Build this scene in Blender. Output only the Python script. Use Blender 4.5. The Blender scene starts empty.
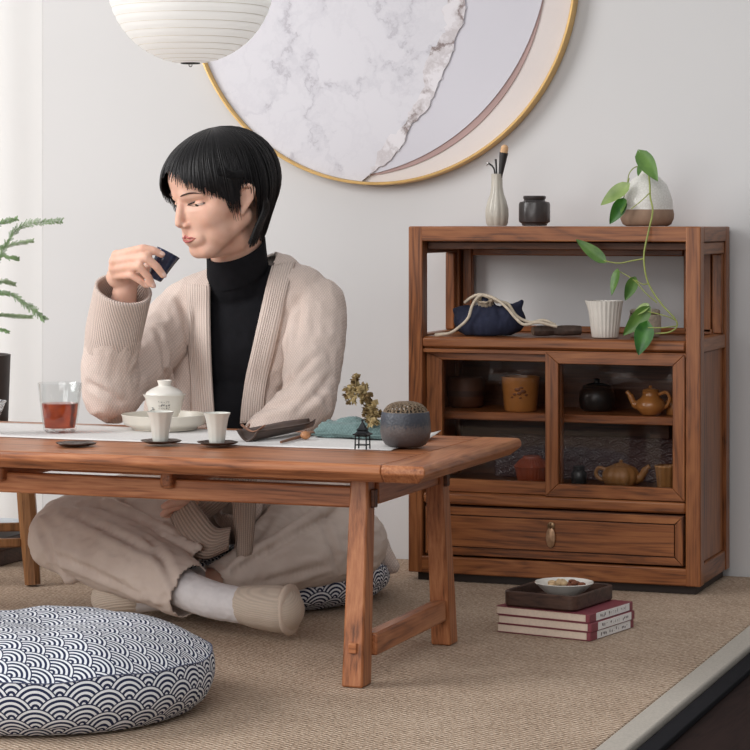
WORLD_S, KEY_P, FILL_P, LOW_P = .50, 122.0, 50.0, 36.0
import bpy, bmesh, math, random
import numpy as np
from mathutils import Vector, Matrix, noise
from mathutils.bvhtree import BVHTree
random.seed(7)
SC = bpy.context.scene
COL = SC.collection
PI = math.pi
# ---------------------------------------------------------------- camera model (surveyed from the photograph)
FPX, YAW, HOR, CAMH = 2400.0, math.radians(20.2), 218.0, 0.74
FW = np.array([-math.sin(YAW), math.cos(YAW), 0.0]); RT = np.array([math.cos(YAW), math.sin(YAW), 0.0])
CAM = np.array([0.0, 0.0, CAMH]); UP = np.array([0.0, 0.0, 1.0])
def ray(px, py): return FW + RT*(px-375)/FPX + UP*(HOR-py)/FPX
def atz(px, py, z): r = ray(px, py); return CAM + r*((z-CAMH)/r[2])
def aty(px, py, y): r = ray(px, py); return CAM + r*(y/r[1])
def atd(px, py, d): return CAM + ray(px, py)*d

# ---------------------------------------------------------------- materials
def s2l(c):
    return tuple((x/12.92 if x <= .04045 else ((x+.055)/1.055)**2.4) for x in (v/255. for v in c))
def new_mat(name):
    m = bpy.data.materials.new(name); m.use_nodes = True
    nt = m.node_tree; b = nt.nodes['Principled BSDF']
    return m, nt, b
def N(nt, t, **kw):
    n = nt.nodes.new(t)
    for k, v in kw.items():
        if k.startswith('i_'):
            key = k[2:]; key = int(key) if key.isdigit() else key.replace('_', ' ')
            n.inputs[key].default_value = v
        else: setattr(n, k, v)
    return n
def L(nt, a, b): nt.links.new(a, b)
def math_n(nt, op, a, b=None, c=None):
    n = nt.nodes.new('ShaderNodeMath'); n.operation = op
    for i, v in enumerate((a, b, c)):
        if v is None: continue
        if isinstance(v, (int, float)): n.inputs[i].default_value = v
        else: nt.links.new(v, n.inputs[i])
    return n.outputs[0]
def ramp(nt, fac, stops, interp='LINEAR'):
    r = nt.nodes.new('ShaderNodeValToRGB'); r.color_ramp.interpolation = interp
    el = r.color_ramp.elements
    while len(el) < len(stops): el.new(.5)
    for e, (p, c) in zip(el, stops): e.position = p; e.color = (*c, 1)
    nt.links.new(fac, r.inputs[0]); return r.outputs[0]
def bump(nt, b, h, strength=.3, dist=.002):
    n = nt.nodes.new('ShaderNodeBump'); n.inputs['Strength'].default_value = strength; n.inputs['Distance'].default_value = dist
    nt.links.new(h, n.inputs['Height']); nt.links.new(n.outputs[0], b.inputs['Normal']); return n
def coords(nt, kind='Object', scale=(1, 1, 1), rot=(0, 0, 0), rand=False):
    tc = nt.nodes.new('ShaderNodeTexCoord'); mp = nt.nodes.new('ShaderNodeMapping')
    mp.inputs['Scale'].default_value = scale; mp.inputs['Rotation'].default_value = rot
    src = tc.outputs[kind]
    if rand:
        oi = nt.nodes.new('ShaderNodeObjectInfo'); v = nt.nodes.new('ShaderNodeVectorMath'); v.operation = 'SCALE'
        v.inputs[0].default_value = (7.3, 5.1, 9.7); nt.links.new(oi.outputs['Random'], v.inputs['Scale'])
        a = nt.nodes.new('ShaderNodeVectorMath'); a.operation = 'ADD'
        nt.links.new(src, a.inputs[0]); nt.links.new(v.outputs[0], a.inputs[1]); src = a.outputs[0]
    nt.links.new(src, mp.inputs['Vector']); return mp.outputs[0]
def plain(name, rgb, rough=.5, metal=0, nscale=0, namt=.1, bscale=0, bst=.2, bd=.001, spec=.5, sss=0, coat=0):
    m, nt, b = new_mat(name); c = s2l(rgb)
    b.inputs['Roughness'].default_value = rough; b.inputs['Metallic'].default_value = metal
    b.inputs['Specular IOR Level'].default_value = spec
    b.inputs['Base Color'].default_value = (*c, 1)
    if coat: b.inputs['Coat Weight'].default_value = coat
    if nscale:
        n = N(nt, 'ShaderNodeTexNoise', i_Scale=nscale, i_Detail=5.0); L(nt, coords(nt), n.inputs['Vector'])
        lo = tuple(x*(1-namt) for x in c); hi = tuple(min(1, x*(1+namt)) for x in c)
        L(nt, ramp(nt, n.outputs[0], [(.3, lo), (.7, hi)]), b.inputs['Base Color'])
    if bscale:
        n = N(nt, 'ShaderNodeTexNoise', i_Scale=bscale, i_Detail=3.0); L(nt, coords(nt), n.inputs['Vector'])
        bump(nt, b, n.outputs[0], bst, bd)
    if sss:
        b.inputs['Subsurface Weight'].default_value = sss; b.inputs['Subsurface Radius'].default_value = (.012, .005, .003); b.inputs['Subsurface Scale'].default_value = 1.0
    return m
def wood(name, dark, mid, light, axis='X', rough=.42, scale=1.0):
    m, nt, b = new_mat(name)
    k = {'X': 0, 'Y': 1, 'Z': 2}[axis]
    def sc(al, ac): s = [ac]*3; s[k] = al; return tuple(s)
    n1 = N(nt, 'ShaderNodeTexNoise', i_Scale=scale, i_Detail=4.0, i_Distortion=.6); L(nt, coords(nt, 'Object', sc(1.6, 14), rand=True), n1.inputs['Vector'])
    # contour lines of the low noise give the cathedral figure
    rings = math_n(nt, 'FRACT', math_n(nt, 'MULTIPLY', n1.outputs[0], 9.0))
    tri = math_n(nt, 'ABSOLUTE', math_n(nt, 'SUBTRACT', rings, .5))
    n2 = N(nt, 'ShaderNodeTexNoise', i_Scale=scale, i_Detail=6.0, i_Roughness=.65); L(nt, coords(nt, 'Object', sc(9, 260), rand=True), n2.inputs['Vector'])
    n3 = N(nt, 'ShaderNodeTexNoise', i_Scale=scale, i_Detail=2.0); L(nt, coords(nt, 'Object', sc(1.2, 6), rand=True), n3.inputs['Vector'])
    f = math_n(nt, 'ADD', math_n(nt, 'MULTIPLY', tri, .38), math_n(nt, 'ADD', math_n(nt, 'MULTIPLY', n2.outputs[0], .62), math_n(nt, 'MULTIPLY', n3.outputs[0], .34)))
    f = math_n(nt, 'SUBTRACT', f, .08)
    L(nt, ramp(nt, f, [(.28, s2l(dark)), (.47, s2l(mid)), (.76, s2l(light))]), b.inputs['Base Color'])
    b.inputs['Roughness'].default_value = rough; b.inputs['Specular IOR Level'].default_value = .4
    bump(nt, b, n2.outputs[0], .12, .001)
    return m
def seigaiha(name, R, navy, white):
    """blue-wave cloth: overlapping concentric arcs laid out on the UV map (metres)."""
    m, nt, b = new_mat(name)
    tc = N(nt, 'ShaderNodeTexCoord'); sx = N(nt, 'ShaderNodeSeparateXYZ'); L(nt, tc.outputs['UV'], sx.inputs[0])
    x = math_n(nt, 'DIVIDE', sx.outputs[0], R); y = math_n(nt, 'MULTIPLY', math_n(nt, 'DIVIDE', sx.outputs[1], R), 1.0)
    j0 = math_n(nt, 'CEIL', math_n(nt, 'MULTIPLY', math_n(nt, 'SUBTRACT', y, 1.0), 2.0))
    out = None; free = None
    for kx in range(4):
        j = math_n(nt, 'ADD', j0, float(kx))
        par = math_n(nt, 'FLOORED_MODULO', j, 2.0)
        xs = math_n(nt, 'SUBTRACT', x, par)
        dx = math_n(nt, 'SUBTRACT', math_n(nt, 'FLOORED_MODULO', math_n(nt, 'ADD', xs, 1.0), 2.0), 1.0)
        dy = math_n(nt, 'SUBTRACT', y, math_n(nt, 'MULTIPLY', j, .5))
        d = math_n(nt, 'SQRT', math_n(nt, 'ADD', math_n(nt, 'MULTIPLY', dx, dx), math_n(nt, 'MULTIPLY', dy, dy)))
        ins = math_n(nt, 'LESS_THAN', d, 1.0)
        ring = math_n(nt, 'LESS_THAN', math_n(nt, 'FRACT', math_n(nt, 'ADD', math_n(nt, 'MULTIPLY', d, 4.6), .12)), .50)
        ring = math_n(nt, 'MULTIPLY', ring, math_n(nt, 'LESS_THAN', d, .945))
        if out is None:
            out = math_n(nt, 'MULTIPLY', ins, ring); free = math_n(nt, 'SUBTRACT', 1.0, ins)
        else:
            out = math_n(nt, 'ADD', out, math_n(nt, 'MULTIPLY', free, math_n(nt, 'MULTIPLY', ins, ring)))
            free = math_n(nt, 'MULTIPLY', free, math_n(nt, 'SUBTRACT', 1.0, ins))
    mix = N(nt, 'ShaderNodeMix', data_type='RGBA'); L(nt, out, mix.inputs[0])
    mix.inputs[6].default_value = (*s2l(navy), 1); mix.inputs[7].default_value = (*s2l(white), 1)
    L(nt, mix.outputs[2], b.inputs['Base Color']); b.inputs['Roughness'].default_value = .85; b.inputs['Specular IOR Level'].default_value = .2
    n = N(nt, 'ShaderNodeTexNoise', i_Scale=900.0); L(nt, coords(nt), n.inputs['Vector']); bump(nt, b, n.outputs[0], .25, .0006)
    return m
def knit(name, rgb, diag=True):
    m, nt, b = new_mat(name); c = s2l(rgb)
    n = N(nt, 'ShaderNodeTexNoise', i_Scale=420.0, i_Detail=3.0); L(nt, coords(nt), n.inputs['Vector'])
    w1 = N(nt, 'ShaderNodeTexWave', i_Scale=92.0, i_Distortion=.8, i_Detail=1.0); w1.bands_direction = 'DIAGONAL'; L(nt, coords(nt, rot=(0, 0, .3)), w1.inputs['Vector'])
    w2 = N(nt, 'ShaderNodeTexWave', i_Scale=84.0, i_Distortion=.8, i_Detail=1.0); w2.bands_direction = 'DIAGONAL'; L(nt, coords(nt, rot=(0, 2.0, .9)), w2.inputs['Vector'])
    h = math_n(nt, 'MULTIPLY', w1.outputs['Fac'], w2.outputs['Fac'])
    f = math_n(nt, 'ADD', math_n(nt, 'MULTIPLY', n.outputs[0], .55), math_n(nt, 'MULTIPLY', h, .45))
    L(nt, ramp(nt, f, [(.15, tuple(x*.80 for x in c)), (.62, tuple(min(1, x*1.08) for x in c))]), b.inputs['Base Color'])
    b.inputs['Roughness'].default_value = .95; b.inputs['Specular IOR Level'].default_value = .1
    b.inputs['Sheen Weight'].default_value = .15
    bump(nt, b, f, .45, .002)
    return m
def rib(name, rgb, freq, twist=0.0, lo=.72):
    """ribbed knit: ribs run along V, counted along U (UV in metres)."""
    m, nt, b = new_mat(name); c = s2l(rgb)
    tc = N(nt, 'ShaderNodeTexCoord'); sx = N(nt, 'ShaderNodeSeparateXYZ'); L(nt, tc.outputs['UV'], sx.inputs[0])
    h = math_n(nt, 'SINE', math_n(nt, 'MULTIPLY', math_n(nt, 'MULTIPLY_ADD', sx.outputs[1], twist, sx.outputs[0]), freq*2*PI))
    v = math_n(nt, 'SINE', math_n(nt, 'MULTIPLY', sx.outputs[1], 1600.0))
    h = math_n(nt, 'ADD', math_n(nt, 'MULTIPLY', h, .42), math_n(nt, 'ADD', math_n(nt, 'MULTIPLY', v, .08), .5))
    L(nt, ramp(nt, h, [(.05, tuple(x*lo for x in c)), (.6, c), (1, tuple(min(1, x*1.08) for x in c))]), b.inputs['Base Color'])
    b.inputs['Roughness'].default_value = .95; b.inputs['Specular IOR Level'].default_value = .1
    bump(nt, b, h, .6, .003)
    return m
def glass(name, tint=(1, 1, 1), refl=1.0, frost=0.0):
    """thin pane: clear with a Fresnel reflection."""
    m = bpy.data.materials.new(name); m.use_nodes = True; nt = m.node_tree; nt.nodes.clear()
    o = N(nt, 'ShaderNodeOutputMaterial'); mx = N(nt, 'ShaderNodeMixShader'); t = N(nt, 'ShaderNodeBsdfTransparent'); g = N(nt, 'ShaderNodeBsdfGlossy')
    t.inputs[0].default_value = (*tint, 1); g.inputs['Roughness'].default_value = .02 + frost
    lw = N(nt, 'ShaderNodeLayerWeight', i_Blend=.5)
    L(nt, math_n(nt, 'MULTIPLY_ADD', math_n(nt, 'POWER', lw.outputs['Facing'], 3.5), .5*refl, .045*refl), mx.inputs[0]); L(nt, t.outputs[0], mx.inputs[1]); L(nt, g.outputs[0], mx.inputs[2]); L(nt, mx.outputs[0], o.inputs[0])
    return m

# ---------------------------------------------------------------- mesh building
class G:
    def __init__(self): self.v = []; self.f = []; self.uv = {}; self.flat = set()
    def add(self, vs, fs, uvs=None):
        o = len(self.v); self.v += [tuple(map(float, p)) for p in vs]
        for i, f in enumerate(fs):
            if uvs is not None: self.uv[len(self.f)] = uvs[i]
            self.f.append(tuple(a+o for a in f))
        return self
    def box(self, c, s, rot=None, taper=None):
        c = np.array(c, float); h = np.array(s, float)/2; vs = []
        for z in (-1, 1):
            for y in (-1, 1):
                for x in (-1, 1):
                    p = np.array((x, y, z))*h
                    if taper is not None and z > 0: p[:2] *= taper
                    if rot is not None: p = np.array(rot @ Vector(p))
                    vs.append(c+p)
        return self.add(vs, [(0, 2, 3, 1), (4, 5, 7, 6), (0, 1, 5, 4), (2, 6, 7, 3), (0, 4, 6, 2), (1, 3, 7, 5)])
    def span(self, a, b): a = np.array(a, float); b = np.array(b, float); return self.box((a+b)/2, abs(b-a))
    def prism(self, a, b, w, h, up=(0, 0, 1), b_w=None, b_h=None):
        """bar from a to b with a rectangular section (w sideways, h along up)."""
        a = np.array(a, float); b = np.array(b, float); d = (b-a)/np.linalg.norm(b-a); s = np.cross(d, up); s /= np.linalg.norm(s); u = np.cross(s, d)
        vs = []
        for p, ww, hh in ((a, w, h), (b, b_w or w, b_h or h)):
            for sx, sy in ((-1, -1), (1, -1), (1, 1), (-1, 1)): vs.append(p+s*sx*ww/2+u*sy*hh/2)
        return self.add(vs, [(3, 2, 1, 0), (4, 5, 6, 7), (0, 1, 5, 4), (1, 2, 6, 5), (2, 3, 7, 6), (3, 0, 4, 7)])
    def lathe(self, prof, n=48, c=(0, 0, 0), rf=None, axis=None, uvr=None, sx=1, sy=1):
        """prof: (r, z) list; rf(angle, r, z) scales the radius (ribs, facets); axis: 3x3 columns X,Y,Z."""
        c = np.array(c, float); A = np.eye(3) if axis is None else np.array(axis).T
        vs = []; m = len(prof)
        for r, z in prof:
            for i in range(n):
                a = 2*PI*i/n; k = rf(a, r, z) if rf else 1
                vs.append(c + A.T @ np.array((r*k*math.cos(a)*sx, r*k*math.sin(a)*sy, z)))
        fs = []; uvs = []
        cum = [0]
        for (r0, z0), (r1, z1) in zip(prof, prof[1:]): cum.append(cum[-1]+math.hypot(r1-r0, z1-z0))
        for k in range(m-1):
            for i in range(n):
                j = (i+1) % n
                fs.append((k*n+i, k*n+j, (k+1)*n+j, (k+1)*n+i))
                R0 = uvr or 1.0
                uvs.append([(2*PI*R0*i/n, cum[k]), (2*PI*R0*(i+1)/n, cum[k]), (2*PI*R0*(i+1)/n, cum[k+1]), (2*PI*R0*i/n, cum[k+1])])
        if 1e-6 < prof[0][0] < .003: fs.append(tuple(reversed(range(n)))); uvs.append([(0, 0)]*n)
        if 1e-6 < prof[-1][0] < .003: fs.append(tuple(range((m-1)*n, m*n))); uvs.append([(0, 0)]*n)
        return self.add(vs, fs, uvs)
    def tube(self, pts, rad, n=10, caps=True, flat=1.0, up=None, closed=False, uvw=None):
        """swept tube; rad scalar or list; flat squashes one axis; uv = (around, along) in metres."""
        P = [np.array(p, float) for p in pts]; m = len(P)
        if not hasattr(rad, '__len__'): rad = [rad]*m
        T = []
        for i in range(m):
            if closed: t = P[(i+1) % m]-P[i-1]
            else: t = P[min(i+1, m-1)]-P[max(i-1, 0)]
            T.append(t/(np.linalg.norm(t)+1e-12))
        u = np.array(up if up is not None else ((0, 0, 1) if abs(T[0][2]) < .9 else (0, 1, 0)), float)
        vs = []; nrm = None; cum = [0]
        for i in range(m):
            if i: cum.append(cum[-1]+np.linalg.norm(P[i]-P[i-1]))
            s = np.cross(T[i], u if nrm is None or up is not None else nrm); s /= np.linalg.norm(s)+1e-12; nn = np.cross(s, T[i]); nrm = nn
            for k in range(n):
                a = 2*PI*k/n; vs.append(P[i]+s*math.cos(a)*rad[i]+nn*math.sin(a)*rad[i]*flat)
        fs = []; uvs = []; R0 = uvw or max(rad)
        for i in range(m if closed else m-1):
            i2 = (i+1) % m
            for k in range(n):
                j = (k+1) % n; fs.append((i*n+k, i*n+j, i2*n+j, i2*n+k))
                c1 = cum[i+1] if i+1 < m else cum[i]
                uvs.append([(2*PI*R0*k/n, cum[i]), (2*PI*R0*(k+1)/n, cum[i]), (2*PI*R0*(k+1)/n, c1), (2*PI*R0*k/n, c1)])
        if caps and not closed:
            fs.append(tuple(reversed(range(n)))); uvs.append([(0, 0)]*n); fs.append(tuple(range((m-1)*n, m*n))); uvs.append([(0, 0)]*n)
        return self.add(vs, fs, uvs)
    def ell(self, c, r, A=None, nu=20, nv=12):
        c = np.array(c, float); r = (r, r, r) if not hasattr(r, '__len__') else r
        A = np.eye(3) if A is None else np.array(A)      # columns = axes
        vs = [c + A @ np.array((0, 0, -r[2]))]
        for j in range(1, nv):
            t = -PI/2+PI*j/nv
            for i in range(nu):
                a = 2*PI*i/nu; vs.append(c + A @ np.array((r[0]*math.cos(t)*math.cos(a), r[1]*math.cos(t)*math.sin(a), r[2]*math.sin(t))))
        vs.append(c + A @ np.array((0, 0, r[2]))); fs = []
        for i in range(nu): fs.append((0, 1+(i+1) % nu, 1+i))
        for j in range(nv-2):
            for i in range(nu):
                k = (i+1) % nu; a = 1+j*nu; b = a+nu; fs.append((a+i, a+k, b+k, b+i))
        e = len(vs)-1; a = 1+(nv-2)*nu
        for i in range(nu): fs.append((a+i, a+(i+1) % nu, e))
        return self.add(vs, fs)
    def cap(self, p0, r0, p1, r1, nu=16, nv=10):
        """tapered capsule."""
        p0 = np.array(p0, float); p1 = np.array(p1, float); d = p1-p0; ln = np.linalg.norm(d); d /= ln+1e-12
        q = Vector((0, 0, 1)).rotation_difference(Vector(d)).to_matrix(); A = np.array(q)
        prof = []
        for j in range(nv//2+1): t = -PI/2+(PI/2)*j/(nv//2); prof.append((r0*math.cos(t), r0*math.sin(t)))
        for k in range(1, 4): prof.append((r0+(r1-r0)*k/4, ln*k/4))
        for j in range(nv//2+1): t = (PI/2)*j/(nv//2); prof.append((r1*math.cos(t), ln+r1*math.sin(t)))
        prof[0] = (1e-5, prof[0][1]); prof[-1] = (1e-5, prof[-1][1])
        return self.lathe(prof, nu, p0, axis=A)
    def chain(self, pts, nu=16):
        """[(point, radius), ...] joined by tapered capsules."""
        for (a, ra), (b, rb) in zip(pts, pts[1:]): self.cap(a, ra, b, rb, nu)
        return self
    def rounded(self, c, hx, hy, z0, z1, rad, n=6, taper=1.0, inset=0):
        """upright block with rounded corners in plan."""
        pts = []
        for cx, cy, a0 in ((hx-rad, hy-rad, 0), (-hx+rad, hy-rad, 90), (-hx+rad, -hy+rad, 180), (hx-rad, -hy+rad, 270)):
            for k in range(n+1): a = math.radians(a0+90*k/n); pts.append((cx+rad*math.cos(a), cy+rad*math.sin(a)))
        m = len(pts); vs = [(c[0]+x*(taper if i else 1), c[1]+y*(taper if i else 1), z) for i, z in enumerate((z0, z1)) for x, y in pts]
        fs = [(i, (i+1) % m, m+(i+1) % m, m+i) for i in range(m)]+[tuple(reversed(range(m))), tuple(range(m, 2*m))]
        return self.add(vs, fs)
    def mesh(self, name, off=(0, 0, 0)):
        me = bpy.data.meshes.new(name); off = np.array(off)
        me.from_pydata([tuple(np.array(p)-off) for p in self.v], [], self.f)
        if self.uv:
            ul = me.uv_layers.new(name='UVMap')
            for p in me.polygons:
                u = self.uv.get(p.index)
                if u:
                    for li, q in zip(p.loop_indices, u): ul.data[li].uv = q
        return me
    def build(self, name, mat, parent=None, bevel=0, smooth=40, solid=0, sub=0, segs=2):
        return put(self.mesh(name, origin(parent)), name, mat, parent, bevel, smooth, solid, sub, segs)
def origin(o):
    v = Vector((0, 0, 0))
    while o is not None: v = v+o.location; o = o.parent
    return v
def put(me, name, mat, parent=None, bevel=0, smooth=40, solid=0, sub=0, segs=2):
    o = bpy.data.objects.new(name, me); COL.objects.link(o)
    bm = bmesh.new(); bm.from_mesh(me); bmesh.ops.recalc_face_normals(bm, faces=bm.faces); bm.to_mesh(me); bm.free()
    if mat is not None: me.materials.append(mat)
    if smooth:
        me.polygons.foreach_set('use_smooth', [True]*len(me.polygons)); me.set_sharp_from_angle(angle=math.radians(smooth))
    if solid: md = o.modifiers.new('Solidify', 'SOLIDIFY'); md.thickness = solid; md.offset = 0
    if bevel:
        md = o.modifiers.new('Bevel', 'BEVEL'); md.width = bevel; md.segments = segs; md.limit_method = 'ANGLE'; md.angle_limit = math.radians(35)
    if sub: md = o.modifiers.new('Subsurf', 'SUBSURF'); md.levels = sub; md.render_levels = sub
    if parent is not None: o.parent = parent
    return o
def thing(name, label, cat, loc=(0, 0, 0), group=None):
    o = bpy.data.objects.new(name, None); COL.objects.link(o); o.empty_display_size = .05
    o.location = Vector(tuple(map(float, loc))); return tag(o, label, cat, group)
def tag(o, label, cat, group=None):
    o['label'] = label; o['category'] = cat
    if group: o['group'] = group
    return o
def struct(o): o['kind'] = 'structure'; return o
def dup(root, loc, label=None, rotz=0):
    r = root.copy(); COL.objects.link(r); r.location = Vector(tuple(map(float, loc))); r.rotation_euler = (0, 0, rotz)
    if label: r['label'] = label
    for ch in list(root.children):
        c = ch.copy(); COL.objects.link(c); c.parent = r
        for g in list(ch.children): d = g.copy(); COL.objects.link(d); d.parent = c
    return r
def blob(g, voxel, it=6, name='blob'):
    """union of the closed shapes in g as one continuous smooth surface (world coordinates)."""
    me = g.mesh(name); o = bpy.data.objects.new(name, me); COL.objects.link(o)
    r = o.modifiers.new('r', 'REMESH'); r.mode = 'VOXEL'; r.voxel_size = voxel
    s = o.modifiers.new('s', 'SMOOTH'); s.factor = .5; s.iterations = it
    dg = bpy.context.evaluated_depsgraph_get(); out = bpy.data.meshes.new_from_object(o.evaluated_get(dg))
    bpy.data.objects.remove(o); return out
def vco(me):
    a = np.empty(len(me.vertices)*3, np.float32); me.vertices.foreach_get('co', a); return a.reshape(-1, 3).astype(float)
def vno(me):
    a = np.empty(len(me.vertices)*3, np.float32); me.vertices.foreach_get('normal', a); return a.reshape(-1, 3).astype(float)
def setco(me, c): me.vertices.foreach_set('co', np.asarray(c, np.float32).ravel()); me.update()
def wrinkle(me, amp, sc, axis_sc=(1, 1, 1), seed=0, ridged=False):
    co = vco(me); no = vno(me); d = np.empty(len(co))
    for i, p in enumerate(co):
        q = Vector((p[0]*axis_sc[0]*sc+seed, p[1]*axis_sc[1]*sc, p[2]*axis_sc[2]*sc))
        n = noise.noise(q)+.5*noise.noise(q*2.1)
        d[i] = (.5-abs(n)*1.6) if ridged else n
    setco(me, co+no*(d*amp)[:, None]); return me
def smoothpath(pts, n):
    """Catmull-Rom through the points, n samples per span."""
    P = [np.array(p, float) for p in pts]; P = [2*P[0]-P[1]]+P+[2*P[-1]-P[-2]]; out = []
    for i in range(1, len(P)-2):
        a, b, c, d = P[i-1:i+3]
        for k in range(n):
            t = k/n; out.append(.5*((2*b)+(-a+c)*t+(2*a-5*b+4*c-d)*t*t+(-a+3*b-3*c+d)*t**3))
    out.append(P[-2]); return out
UVK = 1.3
# ================================================================ materials used in many places
W_TX = wood('table_wood_x', (96, 55, 33), (166, 103, 66), (200, 139, 96), 'X', .36)
W_TY = wood('table_wood_y', (94, 54, 33), (160, 99, 63), (192, 132, 91), 'Y', .36)
W_TZ = wood('table_wood_z', (94, 54, 32), (161, 100, 63), (194, 134, 92), 'Z', .40)
W_CX = wood('cabinet_wood_x', (72, 40, 22), (136, 80, 44), (170, 110, 65), 'X', .38)
W_CY = wood('cabinet_wood_y', (76, 44, 26), (136, 84, 50), (168, 112, 72), 'Y', .40)
W_CZ = wood('cabinet_wood_z', (72, 40, 22), (135, 80, 45), (168, 109, 65), 'Z', .38)
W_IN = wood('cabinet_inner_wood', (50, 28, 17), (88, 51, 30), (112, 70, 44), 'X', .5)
W_DK = wood('dark_walnut_wood', (44, 30, 25), (72, 50, 41), (96, 70, 57), 'X', .5)
W_ST = wood('stool_wood', (74, 48, 26), (128, 86, 50), (152, 108, 68), 'Z', .45)
SEIG = seigaiha('blue_wave_cloth', .0262*UVK, (38, 46, 74), (226, 228, 232))
# ================================================================ the setting
WALL_Y = 4.915
def wall_mat():
    m, nt, b = new_mat('plaster_wall'); n = N(nt, 'ShaderNodeTexNoise', i_Scale=1.2, i_Detail=4.0); L(nt, coords(nt), n.inputs['Vector'])
    L(nt, ramp(nt, n.outputs[0], [(.3, s2l((209, 208, 208))), (.7, s2l((214, 213, 213)))]), b.inputs['Base Color'])
    n2 = N(nt, 'ShaderNodeTexNoise', i_Scale=140.0, i_Detail=4.0); L(nt, coords(nt), n2.inputs['Vector']); bump(nt, b, n2.outputs[0], .05, .001)
    b.inputs['Roughness'].default_value = .9; b.inputs['Specular IOR Level'].default_value = .15; return m
struct(G().span((-5.5, WALL_Y, -.1), (2.5, WALL_Y+.1, 3.2)).build('wall_back', wall_mat(), smooth=0))
FL = wood('floor_dark_wood', (22, 14, 13), (36, 24, 22), (46, 32, 29), 'Y', .7)
FL.node_tree.nodes['Principled BSDF'].inputs['Specular IOR Level'].default_value = .08
struct(G().span((-5.5, -1.0, -.11), (2.5, WALL_Y, -.016)).build('floor', FL, smooth=0))
struct(G().span((-.8195, 1.2, -.016), (-.789, WALL_Y, -.006)).build('trim_1', plain('charcoal_edge_strip', (27, 27, 31), .8, nscale=30, spec=.1), bevel=.002))
# ---- rug
def rug_mat():
    m, nt, b = new_mat('jute_weave')
    tc = coords(nt); sx = N(nt, 'ShaderNodeSeparateXYZ'); L(nt, tc, sx.inputs[0])
    nz = N(nt, 'ShaderNodeTexNoise', i_Scale=55.0, i_Detail=4.0); L(nt, tc, nz.inputs['Vector'])
    wob = math_n(nt, 'MULTIPLY', math_n(nt, 'SUBTRACT', nz.outputs[0], .5), 2.6)
    k = 2*PI/.0105
    a = math_n(nt, 'SINE', math_n(nt, 'ADD', math_n(nt, 'MULTIPLY', sx.outputs[1], k*.8), wob))
    c = math_n(nt, 'SINE', math_n(nt, 'ADD', math_n(nt, 'MULTIPLY', math_n(nt, 'ADD', sx.outputs[0], math_n(nt, 'MULTIPLY', sx.outputs[1], .35)), k*.75), wob))
    v = math_n(nt, 'MULTIPLY', a, c)
    n2 = N(nt, 'ShaderNodeTexNoise', i_Scale=240.0, i_Detail=4.0); L(nt, tc, n2.inputs['Vector'])
    n3 = N(nt, 'ShaderNodeTexNoise', i_Scale=5.0, i_Detail=2.0); L(nt, tc, n3.inputs['Vector'])
    f = math_n(nt, 'ADD', math_n(nt, 'MULTIPLY', v, .21), math_n(nt, 'ADD', math_n(nt, 'MULTIPLY', n2.outputs[0], .75), math_n(nt, 'MULTIPLY', n3.outputs[0], .2)))
    L(nt, ramp(nt, f, [(.2, s2l((112, 92, 76))), (.5, s2l((184, 161, 140))), (.78, s2l((224, 206, 187)))]), b.inputs['Base Color'])
    b.inputs['Roughness'].default_value = .95; b.inputs['Specular IOR Level'].default_value = .1
    bump(nt, b, f, .9, .005); return m
rug = thing('rug', 'large beige woven jute rug covering the floor, with a pale border strip', 'rug', (-2.2, 3.2, -.015))
G().span((-4.2, 1.2, -.015), (-.868, WALL_Y-.004, 0)).build('woven_field', rug_mat(), rug, bevel=.003)
m_border = plain('rug_border_cloth', (176, 169, 159), .9, nscale=300, namt=.12, bscale=500, bst=.3)
gb = G().span((-.869, 1.2, -.015), (-.825, WALL_Y-.004, -.0001)); gb.build('border_strip', m_border, rug, bevel=.004, segs=3)['label'] = 'pale grey cloth border strip'
# ---- sheer curtain by the window at the left
def curtain_mat():
    m, nt, b = new_mat('sheer_linen'); b.inputs['Base Color'].default_value = (*s2l((252, 251, 250)), 1); b.inputs['Roughness'].default_value = .9
    w = N(nt, 'ShaderNodeTexWave', i_Scale=120.0, i_Distortion=2.0); w.bands_direction = 'Z'; L(nt, coords(nt), w.inputs['Vector']); bump(nt, b, w.outputs['Fac'], .1, .001)
    tr = N(nt, 'ShaderNodeBsdfTranslucent'); tr.inputs[0].default_value = (*s2l((245, 244, 242)), 1)
    mx = N(nt, 'ShaderNodeMixShader'); mx.inputs[0].default_value = .35; o = nt.nodes['Material Output']
    L(nt, b.outputs[0], mx.inputs[1]); L(nt, tr.outputs[0], mx.inputs[2]); L(nt, mx.outputs[0], o.inputs[0]); return m
ce = aty(41, 300, 4.908)[0]
g = G(); nx, nz = 150, 8; vs = []; fs = []
for j in range(nz+1):
    z = .012+2.7*j/nz
    for i in range(nx+1):
        s = i/nx; x = ce-1.6*s; y = 4.9143-.030*min(1, s*7)*(.5-.5*math.cos(s*62+.5*math.sin(s*23)))-.004*min(1, s*7)*math.sin(j*.9+s*40)
        vs.append((x, y, z))
for j in range(nz):
    for i in range(nx): a = j*(nx+1)+i; fs.append((a, a+1, a+nx+2, a+nx+1))
cur = g.add(vs, fs).build('curtain', curtain_mat(), smooth=180)
tag(cur, 'white sheer curtain hanging to the floor at the left edge', 'curtain')
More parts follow.
